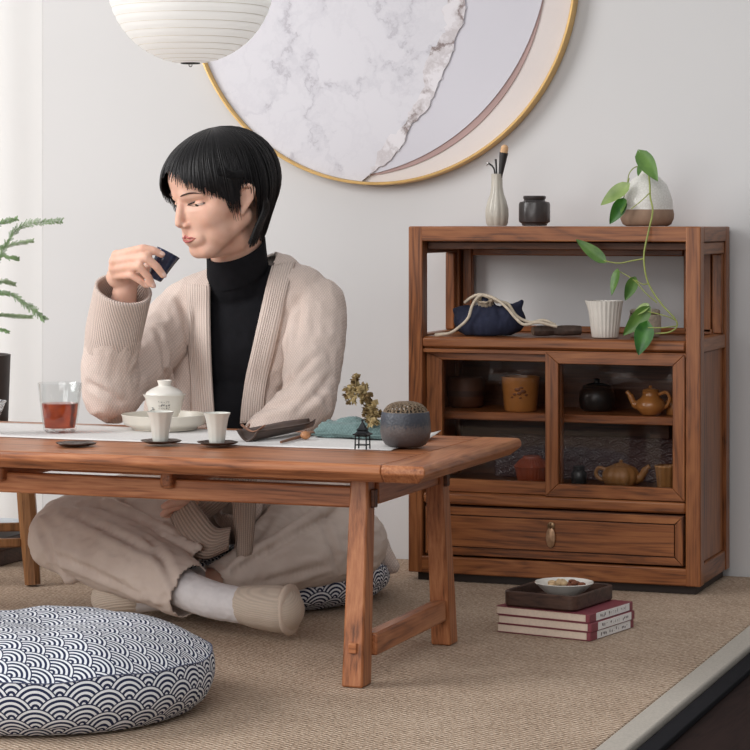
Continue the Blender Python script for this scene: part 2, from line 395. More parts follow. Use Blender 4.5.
# ================================================================ round wall art
ART = (-1.7945, 1.2595, .4465)
art = thing('round_wall_art', 'large round marble-patterned wall art in a thin gold frame', 'wall art', (ART[0], WALL_Y, ART[1]))
gold = plain('brushed_gold', (226, 186, 118), .35, .35, nscale=40, namt=.08)
r = ART[2]
AM = np.column_stack(((1, 0, 0), (0, 0, 1), (0, -1, 0)))
cA = (ART[0], WALL_Y, ART[1])
def lathe_wall(prof, n, c): return G().lathe(prof, n, c, axis=AM)
fr = lathe_wall([(r-.0050, .012), (r-.0050, .030), (r-.0028, .0335), (r+.0005, .033), (r+.002, .028), (r+.002, 0)], 128, cA).build('frame', gold, art, smooth=50); fr['label'] = 'thin gold metal frame'
lathe_wall([(1e-4, .010), (r-.005, .010), (r-.005, .001)], 128, cA).build('cream_panel', plain('art_cream', (219, 210, 207), .6, nscale=6, namt=.03), art, smooth=30)
apx = lambda x, y: aty(200+x/1.875, y/1.875, WALL_Y-.012)
def fitc(pts):
    q = [apx(*p) for p in pts]; A = np.array([[2*p[0], 2*p[2], 1] for p in q]); b = np.array([p[0]**2+p[2]**2 for p in q])
    s = np.linalg.lstsq(A, b, rcond=None)[0]; return s[0], s[1], math.sqrt(s[2]+s[0]**2+s[1]**2)
c2 = fitc([(641, 0), (620, 72), (580, 150), (520, 218), (450, 272), (380, 308), (322, 328)])
c3 = fitc([(643, 0), (626, 72), (590, 152), (528, 225), (456, 283), (384, 315), (322, 329)])
rin = r-.0045
def clipdisc(c, rad, y, th, n=160):
    pts = []
    for i in range(n):
        a = 2*PI*i/n; p = np.array((c[0]+rad*math.cos(a), c[1]+rad*math.sin(a))); d = p-np.array((ART[0], ART[1])); l = np.linalg.norm(d)
        if l > rin: p = np.array((ART[0], ART[1]))+d*(rin/l)
        pts.append(p)
    g = G(); g.add([(p[0], y, p[1]) for p in pts]+[(p[0], y+th, p[1]) for p in pts], [tuple(range(n))]+[(i, (i+1) % n, n+(i+1) % n, n+i) for i in range(n)]); return g
clipdisc(c3, c3[2], WALL_Y-.0125, .003).build('mauve_crescent', plain('art_mauve', (176, 146, 142), .5, nscale=5, namt=.12), art, smooth=30)
clipdisc(c2, c2[2], WALL_Y-.015, .003).build('lilac_panel', plain('art_lilac', (206, 204, 212), .5, nscale=3, namt=.02), art, smooth=30)
def marble(name, dark):
    m, nt, b = new_mat(name); tc = coords(nt, rot=(.3, .5, .2))
    n0 = N(nt, 'ShaderNodeTexNoise', i_Scale=5.0, i_Detail=8.0, i_Roughness=.62); L(nt, tc, n0.inputs['Vector'])
    ad = N(nt, 'ShaderNodeMix', data_type='RGBA', blend_type='ADD'); ad.inputs[0].default_value = .32; L(nt, tc, ad.inputs[6]); L(nt, n0.outputs['Color'], ad.inputs[7])
    n1 = N(nt, 'ShaderNodeTexNoise', i_Scale=4.2, i_Detail=4.0); L(nt, ad.outputs[2], n1.inputs['Vector'])
    v1 = math_n(nt, 'ABSOLUTE', math_n(nt, 'SUBTRACT', n1.outputs[0], .5))
    n2 = N(nt, 'ShaderNodeTexNoise', i_Scale=11.0, i_Detail=5.0); L(nt, ad.outputs[2], n2.inputs['Vector'])
    v2 = math_n(nt, 'ABSOLUTE', math_n(nt, 'SUBTRACT', n2.outputs[0], .5))
    n3 = N(nt, 'ShaderNodeTexNoise', i_Scale=3.0, i_Detail=3.0); L(nt, tc, n3.inputs['Vector'])
    f = math_n(nt, 'ADD', math_n(nt, 'MULTIPLY', math_n(nt, 'MINIMUM', math_n(nt, 'MULTIPLY', v1, 26.0), 1.0), .5), math_n(nt, 'MULTIPLY', math_n(nt, 'MINIMUM', math_n(nt, 'MULTIPLY', v2, 9.0), 1.0), .3))
    f = math_n(nt, 'ADD', f, math_n(nt, 'MULTIPLY', n3.outputs[0], .3))
    if dark: L(nt, ramp(nt, f, [(.3, s2l((128, 112, 110))), (.62, s2l((186, 178, 180))), (.95, s2l((222, 218, 222)))]), b.inputs['Base Color'])
    else: L(nt, ramp(nt, f, [(.10, s2l((172, 168, 176))), (.40, s2l((202, 200, 207))), (.85, s2l((213, 211, 217)))]), b.inputs['Base Color'])
    b.inputs['Roughness'].default_value = .45; return m
def ragged(pts, amp, seed):
    rn = random.Random(seed); out = []
    for a, b in zip(pts, pts[1:]):
        for k in range(6): t = k/6; out.append((a[0]+(b[0]-a[0])*t+rn.uniform(-amp, amp), a[1]+(b[1]-a[1])*t+rn.uniform(-amp, amp)))
    return out+[pts[-1]]
edge = ragged([(320, 328), (348, 308), (378, 278), (394, 238), (424, 208), (442, 168), (466, 122), (480, 76), (494, 44), (500, 0), (498, -120), (440, -300), (380, -460)], 4, 3)
inn = ragged([(318, 328), (330, 300), (352, 262), (380, 236), (404, 200), (424, 158), (422, 118), (440, 88), (462, 60), (458, 20), (470, -10), (460, -120), (400, -300), (340, -440)], 5, 5)
def inside(p):
    d = np.array((p[0]-ART[0], p[2]-ART[1])); l = np.linalg.norm(d); d = d*min(1, (rin-.001)/l); return (ART[0]+d[0], ART[1]+d[1])
E_ = [inside(apx(*p)) for p in edge]; I_ = [inside(apx(*p)) for p in inn]
a0 = math.atan2(E_[0][1]-ART[1], E_[0][0]-ART[0]); a1 = math.atan2(E_[-1][1]-ART[1], E_[-1][0]-ART[0])
a0 = a0 if a0 < 0 else a0-2*PI
arc = []; tot = -(2*PI-(a1-a0))
for k in range(1, 90): a = a1+(2*PI-(a1-a0))*k/90; arc.append((ART[0]+(rin-.001)*math.cos(a), ART[1]+(rin-.001)*math.sin(a)))
poly = E_+arc
def plate(poly, y, th):
    n = len(poly); return G().add([(p[0], y, p[1]) for p in poly]+[(p[0], y+th, p[1]) for p in poly], [tuple(range(n))]+[(i, (i+1) % n, n+(i+1) % n, n+i) for i in range(n)])
plate(poly, WALL_Y-.0175, .003).build('marble_panel', marble('white_marble', False), art, smooth=0)
def resample(P, n):
    P = np.array(P); s = np.concatenate(([0], np.cumsum(np.linalg.norm(P[1:]-P[:-1], axis=1)))); t = np.linspace(0, s[-1], n); return np.column_stack((np.interp(t, s, P[:, 0]), np.interp(t, s, P[:, 1])))
ra1, ra2 = resample(I_, 90), resample(E_, 90)
G().add([(p[0], WALL_Y-.0184, p[1]) for p in ra1]+[(p[0], WALL_Y-.0184, p[1]) for p in ra2], [(i, i+1, 90+i+1, 90+i) for i in range(89)]).build('vein_edge', marble('marble_vein', True), art, smooth=0)['label'] = 'grey-brown ragged vein along the marble edge'
# ================================================================ paper lantern
lc = atd(190.5, -19, 4.15); R_ = 84*4.15/2400
lan = thing('paper_lantern', 'round white ribbed paper lantern hanging at the top of the picture', 'lantern', lc)
prof = []
nb = 26
for k in range(nb*4+1):
    t = -PI/2*.93+PI*.93*k/(nb*4); ripple = .0016*abs(math.sin(k*PI/4))
    prof.append(((R_-.002+ripple)*math.cos(t), R_*.985*math.sin(t)))
mp, nt, b = new_mat('washi_paper'); b.inputs['Base Color'].default_value = (*s2l((250, 249, 247)), 1); b.inputs['Roughness'].default_value = .85
tr = N(nt, 'ShaderNodeBsdfTranslucent'); tr.inputs[0].default_value = (*s2l((246, 246, 245)), 1); mx = N(nt, 'ShaderNodeMixShader'); mx.inputs[0].default_value = .5
nn = N(nt, 'ShaderNodeTexNoise', i_Scale=90.0, i_Detail=5.0); L(nt, coords(nt), nn.inputs['Vector']); bump(nt, b, nn.outputs[0], .15, .001)
L(nt, b.outputs[0], mx.inputs[1]); L(nt, tr.outputs[0], mx.inputs[2]); L(nt, mx.outputs[0], nt.nodes['Material Output'].inputs[0])
G().lathe(prof[1:-1], 72, lc).build('paper_shade', mp, lan, smooth=60)
g = G()
for k in range(1, nb): t = -PI/2*.93+PI*.93*k/nb; g.tube([lc+np.array(((R_-.0022)*math.cos(t)*math.cos(a), (R_-.0022)*math.cos(t)*math.sin(a), R_*.985*math.sin(t))) for a in np.linspace(0, 2*PI, 73)[:-1]], .0006, 5, closed=True)
g.build('bamboo_ribs', plain('bamboo_rib', (222, 216, 204), .7, nscale=20), lan)
g = G(); zb = lc[2]-R_*.985*math.sin(PI/2*.93); rb = (R_)*math.cos(PI/2*.93)
g.tube([lc+np.array((rb*math.cos(a), rb*math.sin(a), zb-lc[2])) for a in np.linspace(0, 2*PI, 25)[:-1]], .0012, 6, closed=True)
wire = plain('dark_wire', (54, 52, 52), .4, .8, nscale=30); g.build('bottom_ring', wire, lan)
G().tube([lc+np.array((.003*math.cos(a), 0, zb-lc[2]-.003+.003*math.sin(a))) for a in np.linspace(0, 2*PI, 13)[:-1]], .0008, 6, closed=True).build('hook', wire, lan)
G().tube([lc+UP*(R_*.95), lc+UP*1.1], .002, 8).build('cord', plain('lantern_cord', (230, 228, 224), .8, nscale=50), lan)

bl = bpy.data.lights.new('lantern_fill', 'POINT'); bl.energy = .2; bl.shadow_soft_size = .03; bl.color = (.96, .98, 1)  # added point light inside the shade, evens out the white of the paper
bo_ = bpy.data.objects.new('lantern_fill', bl); COL.objects.link(bo_); bo_.location = Vector(tuple(lc))
# ================================================================ tea cabinet
X0, X1, YF, YB, Z0, Z1 = -1.6305, -1.0241, 4.6286, 4.905, .017, .7225
cab = thing('tea_cabinet', 'wooden tea cabinet with open top shelf, sliding glass doors and one drawer', 'cabinet', (X0, YF, 0))
B = .0022
def cb(name, a, b, m=W_CX, parent=None, bevel=B): return G().span(a, b).build(name, m, parent or cab, bevel=bevel)
PW = .030
for xa in (X0, X1-PW):
    for ya in (YF, YB-.034): cb('post', (xa, ya, Z0), (xa+PW, ya+.034, Z1), W_CZ)
# top
g = G(); g.span((X0+.001, YF+.0005, Z1-.030), (X1-.001, YF+.034, Z1+.0006)); g.build('top_front_rail', W_CX, cab, bevel=B)
cb('top_back_rail', (X0+PW, YB-.034, Z1-.030), (X1-PW, YB, Z1), W_CX)
for xa in (X0, X1-PW):
    cb('top_side_rail', (xa, YF+.034, Z1-.030), (xa+PW, YB-.034, Z1), W_CY)
    cb('upper_side_rail', (xa+.003, YF+.034, Z1-.055), (xa+PW-.004, YB-.034, Z1-.031), W_CY)
    cb('middle_side_rail', (xa+.001, YF+.034, .474), (xa+PW-.002, YB-.034, .502), W_CY)
    cb('lower_side_rail', (xa+.001, YF+.034, Z0), (xa+PW-.002, YB-.034, Z0+.040), W_CY)
    cb('side_panel', (xa+.010, YF+.0345, Z0+.041), (xa+.022, YB-.0345, .473), W_CZ, bevel=.001)
    cb('side_upright', (xa+.004, YF+.036, .503), (xa+PW-.006, YF+.048, Z1-.056), W_CZ)
    cb('side_upright', (xa+.004, YB-.050, .503), (xa+PW-.006, YB-.035, Z1-.056), W_CZ)
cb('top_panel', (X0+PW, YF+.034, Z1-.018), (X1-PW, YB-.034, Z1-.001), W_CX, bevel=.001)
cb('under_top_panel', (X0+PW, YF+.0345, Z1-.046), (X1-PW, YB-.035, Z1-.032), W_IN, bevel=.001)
# back opening frame
cb('back_stile', (X0+.034, YB-.022, .503), (X0+.054, YB-.004, Z1-.048), W_CZ)
cb('back_stile', (X1-.092, YB-.022, .503), (X1-.034, YB-.004, Z1-.048), W_CZ)
cb('back_top_rail', (X0+.055, YB-.021, Z1-.062), (X1-.093, YB-.005, Z1-.048), W_CX)
cb('back_low_rail', (X0+.031, YB-.022, .499), (X1-.031, YB-.004, .512), W_CX)
# middle shelf
cb('middle_shelf', (X0+PW, YF+.006, .4745), (X1-PW, YB-.004, .4985), W_CX, bevel=.004)
cb('shelf_nosing', (X0+PW+.001, YF-.001, .478), (X1-PW-.001, YF+.0055, .4965), W_CX, bevel=.003)
cb('door_head_rail', (X0+PW, YF+.004, .466), (X1-PW, YF+.05, .474), W_CX, bevel=.001)
# lower compartment
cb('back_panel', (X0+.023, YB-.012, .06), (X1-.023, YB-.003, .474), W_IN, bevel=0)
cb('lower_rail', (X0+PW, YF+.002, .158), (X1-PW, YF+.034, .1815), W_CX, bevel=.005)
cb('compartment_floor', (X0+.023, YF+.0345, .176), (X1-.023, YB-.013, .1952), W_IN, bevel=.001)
cb('inner_shelf', (X0+.023, YF+.075, .325), (X1-.023, YB-.013, .342), W_CX, bevel=.002)
cb('inner_post', (X1-.155, YB-.055, .1956), (X1-.115, YB-.013, .3246), W_IN, bevel=.001)
# embossed wave board at the back of the lower shelf
g = G(); bx0, bx1, bz0, bz1 = X0+.12, X1-.03, .1962, .285; nx, nz = 220, 48; vs = []; fs = []
def seig_h(x, y, R=.027):
    x /= R; y /= R*.8; j0 = math.ceil((y-1)*2)
    for k in range(4):
        j = j0+k; dx = (x-(j % 2)+1) % 2-1; dy = y-j*.5; d = math.hypot(dx, dy)
        if d < 1: return math.sin(d*4.5*2*PI)*.0026
    return 0
for j in range(nz+1):
    for i in range(nx+1):
        x = bx0+(bx1-bx0)*i/nx; z = bz0+(bz1-bz0)*j/nz; vs.append((x, YB-.065-seig_h(x, z), z))
for j in range(nz):
    for i in range(nx): a = j*(nx+1)+i; fs.append((a, a+1, a+nx+2, a+nx+1))
wb = g.add(vs, fs).build('embossed_board', plain('embossed_wave_board', (92, 72, 72), .2, nscale=12, namt=.15), smooth=180, solid=.004)
tag(wb, 'dark board embossed with a wave pattern behind the lower cabinet shelf', 'board')
# sliding doors
pane = glass('cabinet_glass', (.93, .915, .91), .4)
def door(xa, xb, za, zb, y, fwl, fwr, ft, fb):
    ia, ib, ja, jb = xa+fwl, xb-fwr, za+fb, zb-ft; e = .0002
    def piece(nm, pp, mt, par):
        return G().add([(x, y, z) for x, z in pp]+[(x, y+.018, z) for x, z in pp], [(0, 1, 2, 3), (7, 6, 5, 4)]+[(i, i+4, (i+1) % 4+4, (i+1) % 4) for i in range(4)]).build(nm, mt, par, bevel=.0014)
    d = piece('door', [(xa, za), (xa, zb), (ia, jb), (ia, ja)], W_CZ, cab); d['label'] = 'sliding glass door with mitred wooden frame'
    piece('door_stile', [(xb, za), (xb, zb), (ib, jb), (ib, ja)], W_CZ, d)
    piece('door_top_rail', [(xa+e, zb), (xb-e, zb), (ib-e, jb), (ia+e, jb)], W_CX, d)
    piece('door_bottom_rail', [(xa+e, za), (xb-e, za), (ib-e, ja), (ia+e, ja)], W_CX, d)
    G().span((xa+fwl-.002, y+.008, za+fb-.002), (xb-fwr+.002, y+.0095, zb-ft+.002)).build('glass_pane', pane, d, smooth=0)
door(X0+.290, X0+.5745, .1825, .4715, YF+.002, .027, .0245, .023, .0255)
door(X0+.0315, X0+.318, .1825, .4655, YF+.022, .034, .026, .015, .0255)
# drawer
dr = G().span((X0+.0345, YF+.010, .0545), (X1-.0345, YF+.030, .1545)).build('drawer', W_IN, cab, bevel=.001); dr['label'] = 'single wide drawer with mitred frame front'
def mitre(xa, xb, za, zb, w, ya, yb):
    g1 = G(); 
    def quad(p): n = 4; g1.add([(x, ya, z) for x, z in p]+[(x, yb, z) for x, z in p], [(0, 1, 2, 3), (7, 6, 5, 4)]+[(i, i+4, (i+1) % 4+4, (i+1) % 4) for i in range(4)])
    return quad, g1
for nm, poly_, mt in (('frame_top', lambda a, b, c, d, w: [(a, d), (b, d), (b-w, d-w), (a+w, d-w)], W_CX), ('frame_bottom', lambda a, b, c, d, w: [(a, c), (b, c), (b-w, c+w), (a+w, c+w)], W_CX),
                      ('frame_end', lambda a, b, c, d, w: [(a, c), (a, d), (a+w, d-w), (a+w, c+w)], W_CZ), ('frame_end', lambda a, b, c, d, w: [(b, c), (b, d), (b-w, d-w), (b-w, c+w)], W_CZ)):
    quad, g1 = mitre(0, 0, 0, 0, 0, YF+.003, YF+.0098)
    pp = poly_(X0+.0355, X1-.0355, .0555, .1535, .0165); cx = sum(p[0] for p in pp)/4; cz = sum(p[1] for p in pp)/4
    quad([(p[0]-.0006*np.sign(p[0]-cx), p[1]-.0006*np.sign(p[1]-cz)) for p in pp]); g1.build(nm, mt, dr, bevel=.0008)
G().span((X0+.0535, YF+.003, .0735), (X1-.0535, YF+.0098, .1355)).build('front_panel', W_CX, dr, bevel=.001)
brass = plain('aged_brass', (150, 122, 92), .38, .8, nscale=60, namt=.2)
hx = X0+.3025
hd = lathe_wall([(1e-4, .0045), (.006, .004), (.0078, .0025), (.008, 0)], 24, (hx, YF+.003, .1235)).build('handle', brass, dr); hd['label'] = 'oval brass drop pull'
g = G(); g.lathe([(1e-4, .003), (.0085, .0024), (.0098, .001), (.0098, 0)], 28, (hx, YF-.0016, .1005), axis=AM, sx=1.0, sy=2.05)
g.build('drop_plate', plain('old_brass_plate', (176, 140, 110), .4, .65, nscale=80, namt=.2), hd)
G().tube([(hx, YF-.001, .1285), (hx, YF-.005, .126), (hx, YF-.0045, .121), (hx, YF-.001, .117)], .0018, 8).build('loop', brass, hd)
# bottom
cb('bottom_rail', (X0+PW-.004, YF+.0005, Z0), (X1-PW+.004, YF+.034, .0515), W_CX, bevel=.003)
cb('bottom_back_rail', (X0+PW, YB-.034, Z0), (X1-PW, YB, .05), W_CX)
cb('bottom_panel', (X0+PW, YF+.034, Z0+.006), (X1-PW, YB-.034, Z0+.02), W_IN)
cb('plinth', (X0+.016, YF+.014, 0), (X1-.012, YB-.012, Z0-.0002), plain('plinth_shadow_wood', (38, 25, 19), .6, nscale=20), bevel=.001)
# ================================================================ on the cabinet top
ZT = Z1+.0012
def on(px, y, z): p = aty(px, 300, y); return np.array((p[0], y, z))
celadon = plain('pale_grey_glaze', (186, 180, 168), .35, nscale=40, namt=.07, coat=.3)
p = on(497, 4.735, ZT); fl = lambda n, a: (lambda t, r, z: 1+a*abs(math.cos(n*t/2)))
va = thing('bud_vase', 'slim pale grey ribbed bud vase on the cabinet top', 'vase', p)
def vrib(t, r_, z): return 1+.075*abs(math.cos(5*t))*min(1, max(0, (.105-z)/.03))
g = G(); g.lathe([(1e-4, 0), (.0185, 0), (.0215, .006), (.0232, .022), (.0225, .036), (.0185, .052), (.0135, .066), (.0115, .080), (.0112, .100), (.0118, .1075), (.0098, .1075), (.0095, .09), (.008, .06), (1e-4, .05)], 80, p, vrib); g.build('body', celadon, va, smooth=60)
# brushes in the vase
brn = plain('brush_ferrule_black', (40, 38, 38), .5, nscale=50)
def tool(a, b, ra, rb, name, label, tipc=None):
    t = thing(name, label, 'brush', p+np.array((0, 0, .06)), None)
    a = np.array(a)+p; b = np.array(b)+p
    G().tube([a, a+(b-a)*.45, b], [ra*1.1, ra*1.25, rb*1.1], 12).build('handle', brn, t)
    return t, a, b
t, a, b = tool((.001, 0, .062), (.0155, -.002, .151), .0035, .0085, 'tea_brush', 'black brush with pale bristles standing in the ribbed bud vase')
d = (b-a)/np.linalg.norm(b-a); G().chain([(b-d*.003, .0078), (b+d*.009, .0078)]).build('bristles', plain('pale_bristle', (212, 170, 128), .9, nscale=300, namt=.2, bscale=600, bst=.5), t)
st = thing('tea_needle', 'thin black hooked tea tool leaning left in the ribbed bud vase', 'tea tool', p+np.array((0, 0, .06)))
G().tube(smoothpath([p+np.array(q) for q in ((-.002, .001, .062), (-.0045, 0, .108), (-.009, 0, .122), (-.019, 0, .130))], 6), .0019, 8).build('shaft', brn, st)
G().cap(p+np.array((-.019, 0, .130)), .0028, p+np.array((-.0225, 0, .1255)), .0018, 10).build('tip', plain('tool_tip_silver', (170, 168, 166), .3, .7, nscale=30), st)
st = thing('tea_pick', 'straight black tea pick standing in the ribbed bud vase behind the brush', 'tea tool', p+np.array((0, 0, .06)))
G().tube([p+np.array(q) for q in ((-.001, .004, .062), (-.002, .004, .11), (-.004, .004, .138))], [.0016, .0017, .0024], 8).build('shaft', brn, st)
# dark caddy
p = on(534.5, 4.74, ZT); blk = plain('dark_iron_glaze', (62, 57, 56), .3, nscale=25, namt=.25, bscale=120, bst=.1)
ja = thing('tea_caddy', 'small dark brown octagonal lidded tea caddy on the cabinet top', 'tea caddy', p)
def octo(t, r_, z): a = (t+PI/8) % (PI/4)-PI/8; return math.cos(PI/8)/math.cos(a)*.35+.65
G().lathe([(1e-4, 0), (.023, 0), (.0255, .001), (.0265, .005), (.0315, .008), (.0325, .011), (.0325, .044), (.0305, .049), (.023, .0505), (.0215, .053), (1e-4, .053)], 64, p, octo).build('body', blk, ja, smooth=40)
G().lathe([(1e-4, .0525), (.0205, .0525), (.0235, .0565), (.0235, .0605), (.022, .062), (1e-4, .0622)], 40, p).build('lid', blk, ja, smooth=40)
# round vase with pothos
p = on(647, 4.735, ZT)
m, nt, b_ = new_mat('crackle_white_glaze'); tc = coords(nt)
vo = N(nt, 'ShaderNodeTexVoronoi', i_Scale=170.0); vo.feature = 'DISTANCE_TO_EDGE'; L(nt, tc, vo.inputs['Vector'])
L(nt, ramp(nt, vo.outputs['Distance'], [(.0, s2l((200, 196, 188))), (.05, s2l((220, 218, 212))), (.5, s2l((228, 226, 221)))]), b_.inputs['Base Color']); b_.inputs['Roughness'].default_value = .3
rv = thing('round_vase', 'squat round vase, white crackle glaze above bare brown clay', 'vase', p)
pr = [(.0480, .0415), (.0475, .054), (.0448, .070), (.0385, .086), (.0275, .099), (.0140, .109), (.0098, .113), (.0105, .119), (.0085, .119), (.0075, .108), (1e-4, .10)]
G().lathe([(.0527, .0335), (.0522, .036)]+[(r_*1.0+.004*(1 if z < .06 else .5), z*.96) for r_, z in pr], 64, p).build('body', m, rv, smooth=60)
G().lathe([(1e-4, 0), (.042, 0), (.049, .004), (.0535, .014), (.0545, .024), (.0527, .0336)], 64, p).build('bare_clay_base', plain('bare_clay', (150, 124, 104), .75, nscale=60, namt=.12), rv, smooth=60)
# pothos
VP = p
ymid = 4.615
leafm, nt, b_ = new_mat('pothos_leaf'); n = N(nt, 'ShaderNodeTexNoise', i_Scale=30.0, i_Detail=4.0); L(nt, coords(nt), n.inputs['Vector'])
L(nt, ramp(nt, n.outputs[0], [(.3, s2l((60, 100, 40))), (.7, s2l((104, 140, 64)))]), b_.inputs['Base Color']); b_.inputs['Roughness'].default_value = .4; b_.inputs['Subsurface Weight'].default_value = .15; b_.inputs['Subsurface Radius'].default_value = (.004, .006, .002)
leafd, nt, b_ = new_mat('pothos_dark_leaf'); n = N(nt, 'ShaderNodeTexNoise', i_Scale=40.0, i_Detail=4.0); L(nt, coords(nt), n.inputs['Vector'])
L(nt, ramp(nt, n.outputs[0], [(.3, s2l((34, 86, 26))), (.7, s2l((72, 132, 46)))]), b_.inputs['Base Color']); b_.inputs['Roughness'].default_value = .35
leafl, nt, b_ = new_mat('pothos_pale_leaf'); n = N(nt, 'ShaderNodeTexNoise', i_Scale=30.0, i_Detail=4.0); L(nt, coords(nt), n.inputs['Vector'])
L(nt, ramp(nt, n.outputs[0], [(.3, s2l((112, 138, 72))), (.7, s2l((152, 172, 104)))]), b_.inputs['Base Color']); b_.inputs['Roughness'].default_value = .4
def leaf(base, tip, w, face=(.35, -.94, .1), curl=.12, n=10):
    base = np.array(base, float); tip = np.array(tip, float); d = tip-base; ln = np.linalg.norm(d); d /= ln
    f = np.array(face, float); f -= d*np.dot(f, d); f /= np.linalg.norm(f); s = np.cross(d, f); vs = []; fs = []
    for i in range(n+1):
        t = i/n; ww = 1.5*w*(math.sin(PI*min(1, t**.62))**.8)*(1 if t < 1 else 0)+(.0004)
        back = -.10*ln*math.exp(-((t-.0)/.10)**2)
        for k in (-1, -.5, 0, .5, 1):
            vs.append(base+d*(t*ln+back*abs(k))+s*k*ww+f*(-.25*ww*(1-abs(k))*1.0 - curl*ln*(t*t) + .3*w*abs(k)*.3))
    for i in range(n):
        for k in range(4): a = i*5+k; fs.append((a, a+1, a+6, a+5))
    return G().add(vs, fs)
pot = thing('pothos_vine', 'trailing pothos vine hanging from the round vase over the cabinet front', 'plant', VP+np.array((0, 0, .09)))
z34 = lambda x, y, yy: aty(560+x/3.41, 140+y/3.41, yy)
stem = plain('pothos_stem', (150, 160, 84), .5, nscale=30, namt=.2)
main = [VP+np.array((0, 0, .10)), z34(300, 100, 4.70), z34(306, 150, 4.68), z34(308, 195, 4.665), z34(316, 245, 4.635), z34(300, 320, 4.616), z34(286, 400, 4.612), z34(300, 485, 4.612), z34(345, 558, 4.612), z34(392, 610, 4.612), z34(398, 637, 4.612), z34(370, 656, 4.612), z34(312, 660, 4.61)]
def vine(pts, r0, r1, nm='stem'):
    P = smoothpath(pts, 7); return G().tube(P, [r0+(r1-r0)*i/(len(P)-1) for i in range(len(P))], 8).build(nm, stem, pot)
vine(main, .0019, .0015)
vine([z34(286, 405, 4.612), z34(245, 412, 4.608), z34(200, 420, 4.606), z34(150, 412, 4.605)], .0014, .001)
vine([z34(330, 555, 4.612), z34(290, 520, 4.608), z34(255, 480, 4.606), z34(198, 445, 4.605)], .0013, .0009)
vine([z34(300, 490, 4.612), z34(282, 492, 4.608), z34(258, 478, 4.606)], .0012, .0009)
vine([z34(306, 180, 4.668), z34(280, 205, 4.66), z34(243, 235, 4.66)], .0012, .0009)
vine([z34(290, 95, 4.71), z34(258, 92, 4.70), z34(236, 115, 4.69), z34(228, 158, 4.68)], .0013, .0009)
vine([z34(236, 130, 4.69), z34(222, 180, 4.678), z34(212, 215, 4.675)], .0012, .0009)
vine([z34(395, 615, 4.612), z34(360, 600, 4.606), z34(300, 585, 4.602)], .0012, .0009)
vine([z34(398, 634, 4.612), z34(350, 640, 4.604), z34(300, 640, 4.602)], .0012, .0009)
for bs, tp, w, yb, yt, mt, fc in (
    ((272, 42), (330, 132), .0115, 4.70, 4.66, leafm, (.2, -.95, .25)), ((290, 66), (262, 118), .008, 4.705, 4.68, leafm, (-.5, -.8, .2)),
    ((230, 153), (136, 217), .0105, 4.68, 4.66, leafl, (.1, -.85, .5)), ((216, 205), (172, 286), .0095, 4.672, 4.655, leafd, (.5, -.85, .1)), ((222, 205), (205, 250), .006, 4.675, 4.662, leafm, (-.6, -.8, .1)),
    ((150, 412), (56, 336), .0085, 4.605, 4.592, leafm, (.2, -.9, .35)), ((196, 445), (170, 528), .0075, 4.605, 4.596, leafm, (-.5, -.8, 0)), ((254, 472), (224, 548), .008, 4.606, 4.597, leafm, (.5, -.85, .1)),
    ((300, 575), (216, 668), .0105, 4.602, 4.590, leafm, (.5, -.8, .2)), ((296, 626), (268, 732), .0125, 4.602, 4.583, leafd, (.25, -.95, .1)), ((300, 562), (246, 596), .006, 4.604, 4.597, leafl, (.1, -.8, .5))):
    leaf(z34(*bs, yb), z34(*tp, yt), w, fc).build('leaf', mt, pot, smooth=180)
# ================================================================ on the middle shelf
ZS = .4998
cream = plain('cream_glaze', (220, 214, 205), .4, nscale=40, namt=.04, coat=.2)
p = on(605, 4.685, ZS)
cu = thing('pouring_cup', 'cream ribbed pouring cup with a small lip on the open shelf', 'cup', p)
def flute(t, r_, z): return 1+.02*math.cos(24*t)+(.16*math.exp(-((t-PI)/.16)**2)*max(0, (z-.05)/.024) if z > .05 else 0)
G().lathe([(1e-4, 0), (.0245, 0), (.026, .002), (.0285, .02), (.0322, .05), (.0352, .069), (.0358, .074), (.0338, .074), (.031, .06), (.025, .008), (1e-4, .006)], 144, p, flute).build('body', cream, cu, smooth=60)
p = on(645, 4.76, ZS)
sj = thing('lidded_jar', 'small speckled beige jar with a flat lid behind the pothos leaves', 'jar', p)
spk = plain('speckled_beige', (178, 166, 148), .6, nscale=160, namt=.28)
G().lathe([(1e-4, 0), (.028, 0), (.0315, .004), (.0325, .02), (.0325, .038), (.031, .0445), (.029, .0455), (1e-4, .0455)], 48, p).build('body', spk, sj, smooth=40)
lid = G().lathe([(1e-4, .0472), (.030, .0472), (.0312, .0495), (.0305, .053), (.026, .0555), (1e-4, .056)], 48, p).build('lid', spk, sj, smooth=40)
G().lathe([(.0295, .0445), (.0305, .0475)], 48, p).build('rim_band', plain('jar_brown_band', (92, 70, 52), .6, nscale=40), sj)
# navy drawstring bag
z37 = lambda x, y, yy: aty(410+x/3.75, 270+y/3.75, yy)
navy = plain('navy_canvas', (36, 40, 62), .9, nscale=80, namt=.15, bscale=700, bst=.3)
yb = 4.70
bag = thing('drawstring_bag', 'navy cloth drawstring pouch lying on the open shelf', 'bag', (z37(290, 245, yb)[0], yb, ZS))
g = G()
g.ell(z37(290, 205, yb), (.0625, .045, .0335)); g.ell(z37(225, 190, yb+.01), (.034, .035, .030)); g.ell(z37(370, 185, yb+.01), (.036, .035, .032)); g.ell(z37(290, 170, yb), (.045, .03, .024))
g.cap(z37(375, 170, yb+.005), .02, z37(418, 120, yb+.02), .006); g.cap(z37(205, 165, yb+.005), .02, z37(170, 152, yb+.01), .007); g.cap(z37(290, 150, yb), .022, z37(285, 112, yb), .012)
me = blob(g, .0035, 5); co = vco(me); co[:, 2] = np.maximum(co[:, 2], ZS+.0005); setco(me, co); wrinkle(me, .0022, 55, (1.6, 1, .5), 3)
co = vco(me); co[:, 2] = np.maximum(co[:, 2], ZS+.0004); setco(me, co); setco(me, vco(me)-np.array(origin(bag))); put(me, 'pouch', navy, bag, smooth=180)
